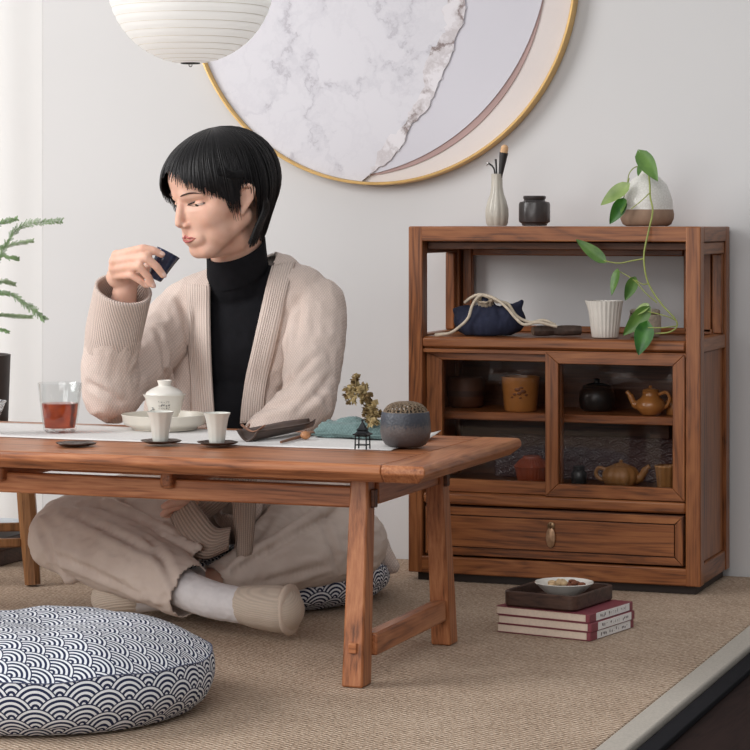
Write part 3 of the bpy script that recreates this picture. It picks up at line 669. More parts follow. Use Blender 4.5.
lin = plain('natural_cord', (206, 192, 172), .9, nscale=120, namt=.15, bscale=500, bst=.5)
g = G(); pz = z37(283, 118, yb-.012)
prof = [(.0135, -.006), (.0125, 0), (.0145, .004), (.0185, .0085), (.0175, .010), (.012, .005), (.009, 0)]
g.lathe(prof, 60, pz+np.array((0, 0, -.0025)), lambda t, r_, z: 1+.10*math.sin(9*t)+.05*math.sin(4*t+1), sx=1.1, sy=.8, axis=np.array(Matrix.Rotation(.45, 3, 'X'))); g.build('gathered_lining', plain('pouch_lining', (196, 180, 158), .9, nscale=60, namt=.15), bag, smooth=60, solid=.001)
G().tube(smoothpath([z37(330, 122, 4.688), z37(290, 100, 4.678), z37(262, 97, 4.674), z37(235, 130, 4.664), z37(218, 180, 4.652), z37(185, 213, 4.648), z37(150, 236, 4.646), z37(98, 244, 4.650)], 6), .0031, 10).build('cord', lin, bag)
G().tube(smoothpath([z37(205, 122, 4.69), z37(235, 100, 4.684), z37(270, 92, 4.68), z37(320, 108, 4.672), z37(362, 140, 4.664), z37(398, 182, 4.655), z37(430, 205, 4.652), z37(480, 196, 4.655), z37(520, 205, 4.657), z37(552, 212, 4.66)], 6), .0031, 10).build('cord', lin, bag)
G().tube(smoothpath([z37(330, 118, 4.69), z37(368, 128, 4.684), z37(400, 172, 4.672), z37(450, 196, 4.668), z37(500, 188, 4.672), z37(545, 206, 4.675)], 6), .0031, 10).build('cord', lin, bag)
G().cap(z37(98, 244, 4.65), .0042, z37(128, 240, 4.648), .0034).build('cord_knot', lin, bag)
for nm, lab, xa, xb, yy in (('wooden_tea_stick', 'dark wooden stick beside the pouch, nearer to the pouch', 470, 540, 4.672), ('wooden_tea_stick', 'dark wooden stick on the open shelf, farther from the pouch', 545, 640, 4.70)):
    a = z37(xa-8, 0, yy); c_ = z37(xb, 0, yy+.03); a[2] = c_[2] = ZS+.0115
    t = thing(nm, lab, 'wooden stick', (a[0], yy, ZS))
    g = G().tube([a, a+(c_-a)*.3, a+(c_-a)*.7, c_], [.0092, .0112, .0108, .0095], 9); me = g.mesh('m', origin(t)); me = wrinkle(me, .0006, 130); put(me, 'shaft', plain('bark_wood', (84, 68, 60), .7, nscale=90, namt=.35, bscale=200, bst=.5), t)
    d_ = (c_-a)/np.linalg.norm(c_-a); G().tube([a-d_*.0012, a+d_*.0004], .0088, 9).build('cut_end', plain('cut_wood_end', (104, 84, 68), .7, nscale=60), t)
# ================================================================ inside the cabinet
ZU, ZL = .3428, .1962
amber = plain('amber_glaze', (176, 118, 62), .3, nscale=30, namt=.15, coat=.4); ochre = plain('ochre_clay', (158, 112, 64), .45, nscale=30, namt=.18)
rust = plain('rust_red_glaze', (142, 66, 38), .4, nscale=30, namt=.15); inky = plain('dark_green_black_glaze', (34, 36, 36), .3, nscale=30)
p = on(520.5, 4.745, ZU); t = thing('flower_pot_cup', 'amber tapered cup with a brown flower motif behind the left glass door', 'cup', p)
G().lathe([(1e-4, 0), (.031, 0), (.0335, .003), (.0395, .068), (.0405, .071), (.0375, .071), (.034, .05), (1e-4, .045)], 48, p).build('body', amber, t, smooth=50)
g = G()
for cx, cz, rr in ((-.006, .046, .006), (.002, .050, .005), (.006, .042, .006), (-.002, .038, .005), (-.012, .036, .004), (.012, .035, .004), (-.017, .03, .003), (0, .029, .003)):
    a = cx/.036-PI/2+.28; g.ell(p+np.array((.0372*math.cos(a), .0372*math.sin(a), cz)), (rr, .0012, rr*.7), np.array(Matrix.Rotation(a+PI/2, 3, 'Z')), 10, 6)
g.build('flower_motif', plain('motif_brown', (112, 66, 34), .5, nscale=40), t)
p = on(466, 4.80, ZU); t = thing('brown_clay_jar', 'dim brown clay jar on the upper inner shelf at the left', 'jar', p)
G().lathe([(1e-4, 0), (.030, 0), (.036, .004), (.039, .03), (.038, .058), (.034, .063), (.031, .0635), (.030, .05), (1e-4, .045)], 40, p).build('body', plain('dim_brown_clay', (86, 52, 34), .6, nscale=30, namt=.2), t, smooth=50)
G().lathe([(.0392, .024), (.0396, .030), (.039, .036)], 40, p).build('band', plain('jar_dark_band', (60, 36, 25), .6, nscale=30), t, smooth=50)
p = on(597, 4.80, ZU); t = thing('black_lidded_pot', 'glossy black lidded pot on the inner shelf behind the right glass door', 'pot', p)
G().lathe([(1e-4, 0), (.028, 0), (.034, .006), (.0375, .022), (.036, .038), (.030, .0465), (1e-4, .047)], 40, p).build('body', inky, t, smooth=50)
G().lathe([(.031, .0472), (.029, .0515), (.016, .0565), (.006, .058), (.005, .0615), (.007, .065), (1e-4, .067)], 32, p).build('lid', inky, t, smooth=50)
def teapot(px, yy, z, R0, H0, mat, name, lab, spout_side, ribs, tall):
    p = on(px, yy, z); t = thing(name, lab, 'teapot', p)
    rf = (lambda tt, r_, z: 1+ribs*abs(math.cos(6*tt))) if ribs else None
    if tall: prof = [(1e-4, 0), (.55, 0), (.62, .03), (.95, .22), (1.0, .34), (.88, .5), (.62, .62), (.52, .72), (.55, .82), (1e-4, .83)]
    else: prof = [(1e-4, 0), (.62, 0), (.85, .10), (1.0, .32), (.98, .5), (.78, .70), (.42, .80), (1e-4, .80)]
    G().lathe([(a*R0, b*H0) for a, b in prof], 72, p, rf).build('body', mat, t, smooth=60)
    lp = [(.56, .83), (.5, .88), (.22, .93), (.1, .95), (.12, 1.0), (.05, 1.03), (1e-4, 1.03)] if tall else [(.44, .79), (.4, .83), (.16, .88), (.09, .9), (.12, .96), (.06, 1.0), (1e-4, 1.0)]
    G().lathe([(a*R0, b*H0) for a, b in lp], 32, p).build('lid', mat, t, smooth=50)
    s = spout_side; q = lambda x, zz: p+np.array((x*R0*s, 0, zz*H0))
    G().tube(smoothpath([q(.8, .28), q(1.15, .42), q(1.38, .66), q(1.62, .80)], 5), [.0085*R0/.03]*5+[.006*R0/.03]*6+[.0042*R0/.03]*5, 12).build('spout', mat, t, smooth=60)
    if tall: G().tube(smoothpath([q(-.55, .72), q(-1.05, .80), q(-1.3, .6), q(-1.15, .36), q(-.92, .26)], 5), .0034*R0/.03, 8).build('handle', mat, t)
    else: G().tube(smoothpath([q(-.8, .6), q(-1.25, .66), q(-1.42, .45), q(-1.2, .26), q(-.85, .22)], 5), .0032*R0/.03, 8).build('handle', mat, t)
    return t
teapot(650.5, 4.735, ZU, .0305, .058, amber, 'amber_teapot', 'glossy amber teapot on the upper inner shelf behind the right door', -1, 0, True)
teapot(621, 4.735, ZL, .037, .0545, ochre, 'pumpkin_teapot', 'ochre pumpkin-shaped teapot on the lower inner shelf', 1, .06, False)
p = on(532, 4.72, ZL); t = thing('lidded_bowl', 'rust red ribbed lidded bowl on the lower inner shelf', 'bowl', p)
fl2 = lambda tt, r_, z: 1+.02*math.cos(30*tt)
G().lathe([(1e-4, 0), (.026, 0), (.0305, .012), (.034, .03), (.0345, .033), (1e-4, .033)], 120, p, fl2).build('body', rust, t, smooth=60)
G().lathe([(.036, .0332), (.0372, .036), (.024, .050), (.019, .0525), (.0185, .057), (.012, .058), (1e-4, .055)], 120, p, fl2).build('lid', rust, t, smooth=60)
p = on(579, 4.735, ZL); t = thing('dark_tea_jar', 'little black stoppered jar beside the pumpkin teapot', 'jar', p)
G().lathe([(1e-4, 0), (.014, 0), (.0158, .003), (.0155, .024), (.010, .031), (1e-4, .031)], 28, p).build('body', inky, t, smooth=50)
G().lathe([(1e-4, .0312), (.0105, .0312), (.0115, .036), (.0105, .0385), (1e-4, .0388)], 24, p).build('stopper', inky, t, smooth=50)
p = on(667, 4.72, ZL); t = thing('ochre_cup', 'ochre ribbed cup half hidden at the right end of the lower shelf', 'cup', p)
G().lathe([(1e-4, 0), (.017, 0), (.019, .003), (.0235, .04), (.0245, .0465), (.0225, .0465), (.019, .02), (1e-4, .012)], 72, p, lambda tt, r_, z: 1+.03*math.cos(12*tt)).build('body', ochre, t, smooth=60)
G().lathe([(.0243, .044), (.0252, .0465), (.0243, .048), (.0228, .0478)], 72, p, lambda tt, r_, z: 1+.03*math.cos(12*tt)).build('rim', plain('ochre_rim', (176, 130, 80), .4, nscale=40), t, smooth=60)
p = on(682, 4.80, ZU)
t = thing('amber_jar', 'amber jar mostly hidden at the right end of the upper inner shelf', 'jar', on(674, 4.765, ZU))
p = on(674, 4.765, ZU); G().lathe([(1e-4, 0), (.016, 0), (.0185, .012), (.0175, .026), (.012, .031), (1e-4, .031)], 32, p).build('body', amber, t, smooth=50)
G().lathe([(.0125, .0312), (.0115, .034), (.004, .036), (1e-4, .036)], 24, p).build('lid', amber, t, smooth=50)
# ================================================================ books, tray and nuts on the rug
def zrot(deg): return math.radians(deg)
bk_a, bk_b, bk_c = np.array((-1.2766, 4.1013)), np.array((-1.0948, 4.0632)), np.array((-1.0750, 4.305))
cover = plain('maroon_cover', (132, 62, 72), .5, nscale=40, namt=.08); paper = plain('book_pages', (226, 208, 190), .9, nscale=200, namt=.06); spine = plain('white_spine', (232, 230, 228), .6, nscale=40, namt=.02); inkm = plain('spine_ink', (84, 70, 74), .7, nscale=20)
rot = math.atan2(bk_b[1]-bk_a[1], bk_b[0]-bk_a[0]); M3 = Matrix.Rotation(rot, 3, 'Z'); Wb, Db = .186, .172
hz = .0152; rnd = random.Random(4)
for k in range(3):
    jit = ((0, 0), (.002, -.001), (-.002, .001))[k]; o3 = np.array((bk_a[0]+jit[0], bk_a[1]+jit[1], .0006+k*(hz+.0004)))
    t = thing('book', ('bottom book of the stack on the rug, white spine and maroon cover', 'middle book of the stack on the rug, white spine and maroon cover', 'top book of the stack, under the dark wooden tray')[k], 'book', o3, 'books stacked on the rug')
    T = lambda x, y, z: o3+np.array(M3 @ Vector((x, y, z)))
    def bb(nm, a, b, m, par, bev=.0006):
        g = G(); c = (np.array(a)+np.array(b))/2; g.box(T(*c), np.abs(np.array(b)-np.array(a)), M3); return g.build(nm, m, par, bevel=bev)
    bb('pages', (.001, .002, .0012), (Wb-.002, Db-.002, hz-.0012), paper, t)
    bb('cover', (0, 0, 0), (Wb, Db, .0011), cover, t); bb('cover', (0, 0, hz-.0011), (Wb, Db, hz), cover, t)
    sp = bb('spine', (Wb-.0018, 0, .0003), (Wb+.0005, Db, hz-.0003), cover, t)
    bb('white_label', (Wb+.0003, .026, .0008), (Wb+.0010, Db-.014, hz-.0008), spine, sp)
    bb('cover_corner', (Wb-.007, -.0006, .0004), (Wb-.0005, .0006, hz-.0004), cover, sp)
    gi = G()
    ypos = [.042+.0062*i for i in range(4)]+[.076+.0082*i for i in range(5)]+[.124+.0062*i for i in range(4)]
    for yy in ypos:                                    # small printed characters: crossing strokes
        hh = rnd.choice((.003, .0036, .0042)); big = .0016 if .07 < yy < .115 else .0011
        for s in range(3): gi.box(T(Wb+.0011, yy+rnd.uniform(-big, big), hz/2+rnd.uniform(-.002, .002)), (.0003, rnd.choice((.0004, .0026)), rnd.choice((hh, .0005))), M3)
    gi.build('spine_lettering', inkm, sp, smooth=0)
ztop = .0006+3*(hz+.0004)
tc_ = np.array((bk_a[0], bk_a[1], 0))+np.array(M3 @ Vector((.080, .086, 0)))
TR = Matrix.Rotation(rot+.03, 3, 'Z')
tr_ = thing('wooden_tray', 'dark wooden square tray with rounded corners on the book stack', 'tray', (tc_[0], tc_[1], ztop))
g = G(); ht, hy_ = .072, .084
def ring(hx_, hy2, rad, n=7):
    out = []
    for cx, cy, a0 in ((hx_-rad, hy2-rad, 0), (-hx_+rad, hy2-rad, 90), (-hx_+rad, -hy2+rad, 180), (hx_-rad, -hy2+rad, 270)):
        for k in range(n+1): a = math.radians(a0+90*k/n); out.append((cx+rad*math.cos(a), cy+rad*math.sin(a)))
    return out
def stackrings(rings, T, capb=True, capt=True):
    vs = []; fs = []; m = len(rings[0][0])
    for pts, z in rings: vs += [T(x, y, z) for x, y in pts]
    for k in range(len(rings)-1): fs += [(k*m+i, k*m+(i+1) % m, (k+1)*m+(i+1) % m, (k+1)*m+i) for i in range(m)]
    if capb: fs.append(tuple(reversed(range(m))))
    if capt: fs.append(tuple(range((len(rings)-1)*m, len(rings)*m)))
    return G().add(vs, fs)
Tt = lambda x, y, z: np.array((tc_[0], tc_[1], ztop))+np.array(TR @ Vector((x, y, z)))
stackrings([(ring(ht-.004, hy_-.004, .014), .0), (ring(ht, hy_, .016), .004), (ring(ht, hy_, .016), .0265), (ring(ht-.0015, hy_-.0015, .0155), .028), (ring(ht-.0045, hy_-.0045, .0125), .028), (ring(ht-.006, hy_-.006, .012), .0265), (ring(ht-.0075, hy_-.0075, .011), .0075)], Tt).build('tray_body', W_DK, tr_, smooth=40)
bc = Tt(.008, .004, .0078); 
bw = thing('nut_bowl', 'small white scalloped bowl of mixed nuts on the dark tray', 'bowl', bc)
white_gl = plain('white_porcelain', (226, 222, 214), .3, nscale=30, namt=.03, coat=.3)
scal = lambda tt, r_, z: 1+.022*abs(math.cos(6*tt))*max(0, (z-.008)/.02)
G().lathe([(1e-4, .003), (.019, .003), (.020, 0), (.022, 0), (.0228, .004), (.036, .013), (.0485, .0255), (.0525, .0295), (.0515, .0305), (.047, .027), (.034, .0155), (.02, .008), (1e-4, .0065)], 96, bc, scal).build('bowl_body', white_gl, bw, smooth=60)
nutc = [plain('pistachio_shell', (206, 176, 136), .6, nscale=90, namt=.15), plain('almond_skin', (122, 68, 42), .6, nscale=150, namt=.2), plain('cashew_cream', (218, 190, 148), .6, nscale=80, namt=.1)]
placed = []; rnd = random.Random(11)
names = (('pistachio', 'pale pistachio in its shell in the white bowl'), ('almond', 'brown almond in the white bowl'), ('cashew', 'pale cashew in the white bowl'))
for i in range(22):
    for _ in range(300):
        a = rnd.uniform(0, 2*PI); rr = rnd.uniform(0, .034); x, y = rr*math.cos(a), rr*math.sin(a)
        z = .0195+(rr/.034)**2*.0085+(0.006 if i > 14 else 0)
        if all((x-q[0])**2+(y-q[1])**2+(z-q[2])**2 > .0098**2 for q in placed): break
    placed.append((x, y, z)); side = x*math.cos(YAW)+y*math.sin(YAW)
    kd = 1 if side > .004 else (0 if rnd.random() < .6 else 2)
    pp = bc+np.array((x, y, z)); A = np.array((Matrix.Rotation(rnd.uniform(0, 6), 3, 'Z') @ Matrix.Rotation(rnd.uniform(-.4, .4), 3, 'X')))
    g = G()
    if kd == 1: g.ell(pp, (.0092, .0056, .0042), A, 14, 8)
    elif kd == 0: g.ell(pp, (.0075, .005, .0048), A, 14, 8)
    else: g.tube([pp+A@np.array((.006*math.cos(q), .005*math.sin(q), 0)) for q in np.linspace(-.3, 3.4, 9)], [.0018, .003, .0036, .0038, .0038, .0038, .0036, .003, .0016], 9)
    tag(g.build(names[kd][0], nutc[kd], smooth=180), names[kd][1], names[kd][0], names[kd][0]+' nuts in the white bowl')
# ================================================================ low tea table
TZ = .357; TX0, TX1, TY0, TY1 = -2.56, -1.204, 3.4935, 4.0126
tab = thing('tea_table', 'long low wooden tea table on splayed square legs', 'table', (-1.88, 3.75, 0))
cx0, cx1 = TX0+.072, TX1-.072
def slab(x0, x1, y0, y1, zt, zb, cham, sides):
    """board with its under edge chamfered on the named sides and a soft top edge."""
    e = {k: (cham if k in sides else 0) for k in 'xXyY'}; r_ = .004
    f = {k: (r_ if k in sides else .0004) for k in 'xXyY'}
    R4 = lambda d, z: [(x0+d['x'], y0+d['y'], z), (x1-d['X'], y0+d['y'], z), (x1-d['X'], y1-d['Y'], z), (x0+d['x'], y1-d['Y'], z)]
    zero = dict.fromkeys('xXyY', 0); vs = R4(e, zb)+R4(zero, zb+.0145)+R4(zero, zt-.0055)+R4(f, zt)
    fs = [(3, 2, 1, 0), (12, 13, 14, 15)]
    for k in range(3): fs += [(k*4+i, k*4+(i+1) % 4, k*4+4+(i+1) % 4, k*4+4+i) for i in range(4)]
    return G().add(vs, fs)
ZB = TZ-.029
slab(cx0+.0008, cx1-.0008, TY0, TY0+.062, TZ, ZB, .016, 'y').build('front_board', W_TX, tab, bevel=.002)
slab(cx0+.0008, cx1-.0008, TY1-.062, TY1, TZ, ZB, .016, 'Y').build('rear_board', W_TX, tab, bevel=.002)
slab(cx1, TX1, TY0, TY1, TZ, ZB, .016, 'XyY').build('end_board', W_TY, tab, bevel=.002)
slab(TX0, cx0, TY0, TY1, TZ, ZB, .016, 'xyY').build('end_board', W_TY, tab, bevel=.002)
ys = np.linspace(TY0+.0628, TY1-.0628, 4)
for a, b in zip(ys, ys[1:]): slab(cx0+.0012, cx1-.0016, a+.0004, b-.0004, TZ-.0004, ZB+.002, 0, '').build('plank', W_TX, tab, bevel=.0006)
# legs splay outwards a little in depth and length
def leg(xb, yb, xt, yt, wb=.036, wt=.031):
    vs = []
    for x, y, z, w in ((xb, yb, .0004, wb), (xt, yt, ZB-.0005, wt)):
        h = w/2; h2 = h*1.18; vs += [(x-h, y-h2, z), (x+h, y-h2, z), (x+h, y+h2, z), (x-h, y+h2, z)]
    return G().add(vs, [(3, 2, 1, 0), (4, 5, 6, 7), (0, 1, 5, 4), (1, 2, 6, 5), (2, 3, 7, 6), (3, 0, 4, 7)])
LXB, LXT = -1.327, -1.330
FYB, FYT, RYB, RYT = 3.553, 3.590, 3.957, 3.920
legs = {}
for s in (0, 1):
    xb, xt = (LXB, LXT) if s == 0 else (TX0+TX1-LXB, TX0+TX1-LXT)
    for yb_, yt_ in ((FYB, FYT), (RYB, RYT)):
        xo = -.0115 if yb_ == FYB else 0
        lg = leg(xb+xo, yb_, xt+xo, yt_).build('leg', W_TZ, tab, bevel=.0035)
        zp = .062; yy = yb_+(yt_-yb_)*zp/ZB; so = -1 if yb_ == FYB else 1
        G().span((xb+xo-.0065, yy+so*.0185, zp-.008), (xb+xo+.0065, yy+so*.0265, zp+.008)).build('tenon', W_TX, lg, bevel=.001)
    ym0, ym1 = FYB+(FYT-FYB)*.19, RYB+(RYT-RYB)*.19
    G().span((xb-.0125, ym0+.0215, .044), (xb+.0125, ym1-.0215, .080)).build('stretcher', W_TY, tab, bevel=.003)
    G().span((xt-.010, FYT+.0165, ZB-.046), (xt+.010, RYT-.0165, ZB-.002)).build('end_apron', W_TY, tab, bevel=.002)
ra, rb_ = TX0+TX1-LXT+.0168, LXT-.0168
for yy in (FYT, RYT):
    zc = ZB-.0325
    G().span((ra, yy-.010, zc-.018), (rb_, yy+.010, zc+.016)).build('long_rail', W_TX, tab, bevel=.003)
    for xx in (LXT, TX0+TX1-LXT): xo = (-.0115 if yy == FYT else 0); G().span((xo+xx+(.0158 if xx == LXT else -.0225), yy-.008, zc-.017), (xo+xx+(.0225 if xx == LXT else -.0158), yy+.008, zc+.012)).build('rail_tenon', W_IN, tab, bevel=.001)
xs_p = [aty(172, 480, FYT)[0], aty(4, 480, FYT)[0], aty(4, 480, FYT)[0]-.32]
for xx in xs_p:
    g = G(); g.prism((xx, FYT-.026, ZB-.016), (xx, RYT+.026, ZB-.016), .022, .030); g.build('cross_brace', W_TY, tab, bevel=.006, segs=3)
# ---- white runner
rz = TZ+.0004
lc_ = plain('runner_linen', (216, 213, 211), .9, nscale=250, namt=.07, bscale=420, bst=.35)
g = G(); nx = 120; ny = 14; vs = []; fs = []
for j in range(ny+1):
    for i in range(nx+1):
        u = i/nx; v = j/ny; x = -2.52+(1.1825)*u; xr = -1.3385+ .004*v
        x = -2.52+(xr+2.52)*u; y = 3.7095+(3.9585-3.7095)*v - .063*max(0, (.36-u)/.36)*.55 + .002*math.sin(u*21)
        z = rz+.0012+.0008*(math.sin(u*40+v*3)*math.sin(v*7)) + max(0, (u-.93)/.07)**2*max(0, (v-.62)/.38)**1.5*.012+(max(0, .04-v)/.04)*(-.0008)
        vs.append((x, y, z))
for j in range(ny):
    for i in range(nx): a = j*(nx+1)+i; fs.append((a, a+1, a+nx+2, a+nx+1))
rn_ = g.add(vs, fs).build('table_runner', lc_, smooth=180, solid=.0009); tag(rn_, 'white linen runner laid along the table under the tea things', 'table runner')
RZ = rz+.0026
# ---- fairness pitcher with tea
def tb(px, py): q = atz(px, py, RZ); return np.array((q[0], q[1], RZ))
p = tb(60, 432)
gm, nt, b = new_mat('clear_glass'); b.inputs['Transmission Weight'].default_value = 1; b.inputs['Roughness'].default_value = .02; b.inputs['IOR'].default_value = 1.45
n = N(nt, 'ShaderNodeTexNoise', i_Scale=130.0); L(nt, coords(nt), n.inputs['Vector']); bump(nt, b, n.outputs[0], .35, .003)
tg = thing('tea_glass', 'clear hammered glass pitcher half full of red tea on the runner', 'glass', p)
hx8 = lambda t, r_, z: 1+.018*math.cos(8*t)*min(1, max(0, (.05-z)/.05))
G().lathe([(1e-4, .0035), (.022, .0035), (.0275, .002), (.0295, .005), (.0325, .028), (.0368, .066), (.0390, .0845), (.0398, .0865), (.0388, .0875), (.0372, .0855), (.035, .066), (.0308, .030), (.0277, .010), (.02, .0075), (1e-4, .0075)], 64, p, hx8).build('glass_body', glass('thin_clear_glass', (.965, .975, .975), 1.0), tg, smooth=60)
tm, nt, b = new_mat('red_tea'); b.inputs['Base Color'].default_value = (.5, .06, .008, 1); b.inputs['Transmission Weight'].default_value = .82; b.inputs['Roughness'].default_value = .04; b.inputs['IOR'].default_value = 1.12
n = N(nt, 'ShaderNodeTexNoise', i_Scale=70.0, i_Detail=3.0); L(nt, coords(nt), n.inputs['Vector']); L(nt, ramp(nt, n.outputs[0], [(.35, (.33, .026, .003)), (.7, (.62, .10, .014))]), b.inputs['Base Color']); bump(nt, b, n.outputs[0], .5, .004)
G().lathe([(1e-4, .008), (.0270, .0082), (.0300, .030), (.0322, .0515), (1e-4, .0518)], 64, p, hx8).build('tea', tm, tg, smooth=60)['label'] = 'clear red-brown tea'
foot = G()
for k in range(8): a = 2*PI*k/8+.2; foot.ell(p+np.array((.0245*math.cos(a), .0245*math.sin(a), .0022)), (.0035, .0035, .0022), None, 10, 6)
foot.build('foot_beads', gm, tg, smooth=180)
# ---- lotus-leaf coasters and two cups
coal = plain('dark_bronze_leaf', (66, 52, 46), .35, .35, nscale=60, namt=.4, bscale=90, bst=.4)
def coaster(px, py, label, r0=.0245):
    p = tb(px, py); p[2] = (TZ+.0006 if py > 443.5 and px < 100 else RZ)
    t = thing('leaf_coaster', label, 'coaster', p, 'dark leaf-shaped coasters')
    wav = lambda tt, r_, z: 1+.07*math.sin(6*tt+.5)+.05*math.sin(3*tt)
    KC = 1.36
    G().lathe([(1e-4, .0005), (.008*KC, .0002), (.016*KC, .0007), (.0225*KC, .0032), (.0245*KC, .0052), (.0238*KC, .0060), (.0205*KC, .0045), (.012*KC, .0026), (1e-4, .002)], 72, p, wav).build('leaf_dish', coal, t, smooth=60)
    ve = G()
    for k in range(6): a = 2*PI*k/6; ve.tube([p+np.array((q*math.cos(a), q*math.sin(a), z)) for q, z in ((.003, .0022), (.012*KC, .0028), (.019*KC, .0044))], [.0007, .0006, .0003], 6)
    ve.build('veins', plain('bronze_vein', (112, 94, 84), .35, .4, nscale=60), t); return p
coaster(75.5, 444.5, 'empty dark leaf-shaped coaster in front of the tea glass', .0245)
c1 = coaster(160.5, 443.5, 'dark leaf-shaped coaster under the cup in front of the gaiwan'); c2_ = coaster(217, 445, 'dark leaf-shaped coaster under the cup nearest the tea scoop')
cupg = plain('celadon_white_glaze', (212, 212, 204), .28, nscale=40, namt=.03, coat=.4)
facet = lambda tt, r_, z: 1+.015*math.cos(10*tt)
def cup(p, label):
    t = thing('tasting_cup', label, 'cup', p, 'tall white tasting cups'); 
    G().lathe([(1e-4, .0008), (.0105, .0008), (.0118, 0), (.0128, .001), (.0138, .006), (.0158, .024), (.0192, .0425), (.0222, .0498), (.0226, .0510), (.0215, .0508), (.0180, .0425), (.0145, .024), (.012, .008), (1e-4, .0055)], 80, (0, 0, 0) if False else p, facet).build('cup_body', cupg, t, smooth=60)
    G().lathe([(.0105, .0012), (.0108, -.0004), (.0120, -.0004), (.0122, .0012)], 48, p).build('foot_ring', plain('bare_foot_ring', (186, 172, 152), .7, nscale=60), t)
c1[2] += .0030; c2_[2] += .0030
cup(c1, 'white tasting cup standing in front of the gaiwan'); cup(c2_, 'white tasting cup nearest the tea scoop')
# ---- tea boat and gaiwan
p = tb(164.5, 429)
bo = thing('tea_boat', 'wide shallow off-white tea boat dish under the gaiwan', 'dish', p)
ivory = plain('ivory_glaze', (216, 210, 198), .4, nscale=50, namt=.05, coat=.2)
G().lathe([(1e-4, .003), (.052, .003), (.054, 0), (.058, 0), (.060, .0045), (.0715, .0085), (.0745, .013), (.0765, .024), (.0778, .0265), (.0765, .0275), (.0738, .025), (.072, .0145), (.067, .0105), (1e-4, .0095)], 96, p).build('dish_body', ivory, bo, smooth=50)
pg = p+np.array((0, 0, .0100))
ga = thing('gaiwan', 'white lidded gaiwan with grey ink writing standing in the tea boat', 'gaiwan', pg)
G().lathe([(1e-4, .002), (.0165, .002), (.0175, 0), (.0195, 0), (.0202, .003), (.0225, .008), (.0285, .022), (.0325, .036), (.0350, .046), (.0385, .0515), (.0390, .0525), (.0378, .0528), (.034, .0475), (.030, .034), (.02, .01), (1e-4, .0075)], 72, pg).build('bowl_body', white_gl, ga, smooth=60)
ld = G().lathe([(.0335, .0500), (.0345, .0535), (.0325, .0565), (.024, .0625), (.0135, .0670), (.0112, .0685), (.0112, .0705), (.0125, .0745), (.0132, .0775), (.0122, .0780), (.0105, .0745), (1e-4, .0735)], 64, pg).build('lid', white_gl, ga, smooth=50)
g = G(); rnd = random.Random(9)
for cxx in range(5):                                   # columns of brushed characters and a sprig, drawn round the bowl
    for k in range(4):
        for s in range(3):
            a = -PI/2-YAW*0+.36+.06+ (cxx-2)*.135+rnd.uniform(-.03, .03); z = .024+k*.0055+rnd.uniform(-.0014, .0014); rr = .0292+(z-.022)*.262+.0004
            q = pg+np.array((rr*math.cos(a), rr*math.sin(a), z)); g.box(q, (rnd.choice((.0004, .0022)), .0004, rnd.choice((.0005, .0024))), Matrix.Rotation(a+PI/2, 3, 'Z') @ Matrix.Rotation(rnd.uniform(-.5, .5), 3, 'Y'))
g.build('ink_characters', plain('grey_ink', (120, 118, 116), .6, nscale=40), ga, smooth=0)
g = G()
for k in range(9):
    a = -PI/2-.55+.04*k; z = .020+.0012*k+.003*math.sin(k*1.3); rr = .0292+(z-.022)*.262+.0002; g.ell(pg+np.array((rr*math.cos(a), rr*math.sin(a), z)), (.0022, .0005, .0009), np.array(Matrix.Rotation(a+PI/2, 3, 'Z') @ Matrix.Rotation(k*1.1, 3, 'Y')), 8, 5)
g.build('ink_sprig', plain('pale_grey_ink', (142, 142, 138), .6, nscale=40), ga)
# ---- bamboo scoop
sa, sb_ = tb(247, 441.5), tb(312, 430.5); d = (sb_-sa); ln = np.linalg.norm(d); d /= ln; s_ = np.cross(d, UP); 
sc_ = thing('tea_scoop', 'dark curved bamboo tea scoop lying beside the teal cloth', 'tea scoop', sa)
g = G(); n1, n2 = 24, 12; vs = []; fs = []
for i in range(n1+1):
    t = i/n1; w = (.0200+.006*min(1, t*1.6))*(1 if t < .7 else 1-.75*((t-.7)/.3)**1.6); lift = .0005+.007*t*t
    for k in range(n2+1):
        q = -1+2*k/n2; vs.append(sa+d*ln*t+s_*w*q+UP*(lift+.0185*abs(q)**1.8*(1.0-.25*t)))
for i in range(n1):
    for k in range(n2): a = i*(n2+1)+k; fs.append((a, a+1, a+n2+2, a+n2+1))
scoop_m = plain('dark_bamboo', (78, 58, 48), .38, nscale=30, namt=.35)
g.add(vs, fs).build('trough', scoop_m, sc_, smooth=180, solid=.0022)
pts = []
for k in range(13): q = -1+2*k/12; pts.append(sa+d*(.021)+s_*.0225*q+UP*(.0215*abs(q)**1.8+.0050+.010*(1-q*q)))
G().tube(pts, .0042, 8, flat=.35).build('leather_loop', plain('brown_leather', (150, 106, 84), .5, nscale=90, namt=.15), sc_)
# ---- chopstick-like needle and walnut
a, b = tb(281, 444), tb(317, 434); a[2] = b[2] = RZ+.0032
t = thing('tea_needle_stick', 'thin brown wooden tea needle lying beside the scoop', 'tea needle', a)
G().tube([a, a+(b-a)*.5, b], [.0022, .003, .0032], 10).build('shaft', plain('brown_stick', (120, 78, 54), .5, nscale=60, namt=.2), t)
G().cap(b-(b-a)*.02, .0036, b+(b-a)*.06, .0036, 10).build('end_knob', plain('stick_knob', (86, 56, 42), .5, nscale=60), t)
p = tb(305.5, 439.5); t = thing('wooden_bead', 'round tan wooden bead on the needle beside the folded cloth', 'bead', p)
G().ell(p+UP*.0072, (.0088, .0088, .0072), None, 20, 14).build('bead_body', plain('tan_bead', (176, 122, 82), .5, nscale=120, namt=.2), t, smooth=180)
G().cap(p+UP*.0138, .0022, p+UP*.0152, .0016, 10).build('bead_stem', plain('bead_stem_wood', (110, 72, 50), .5, nscale=60), t)
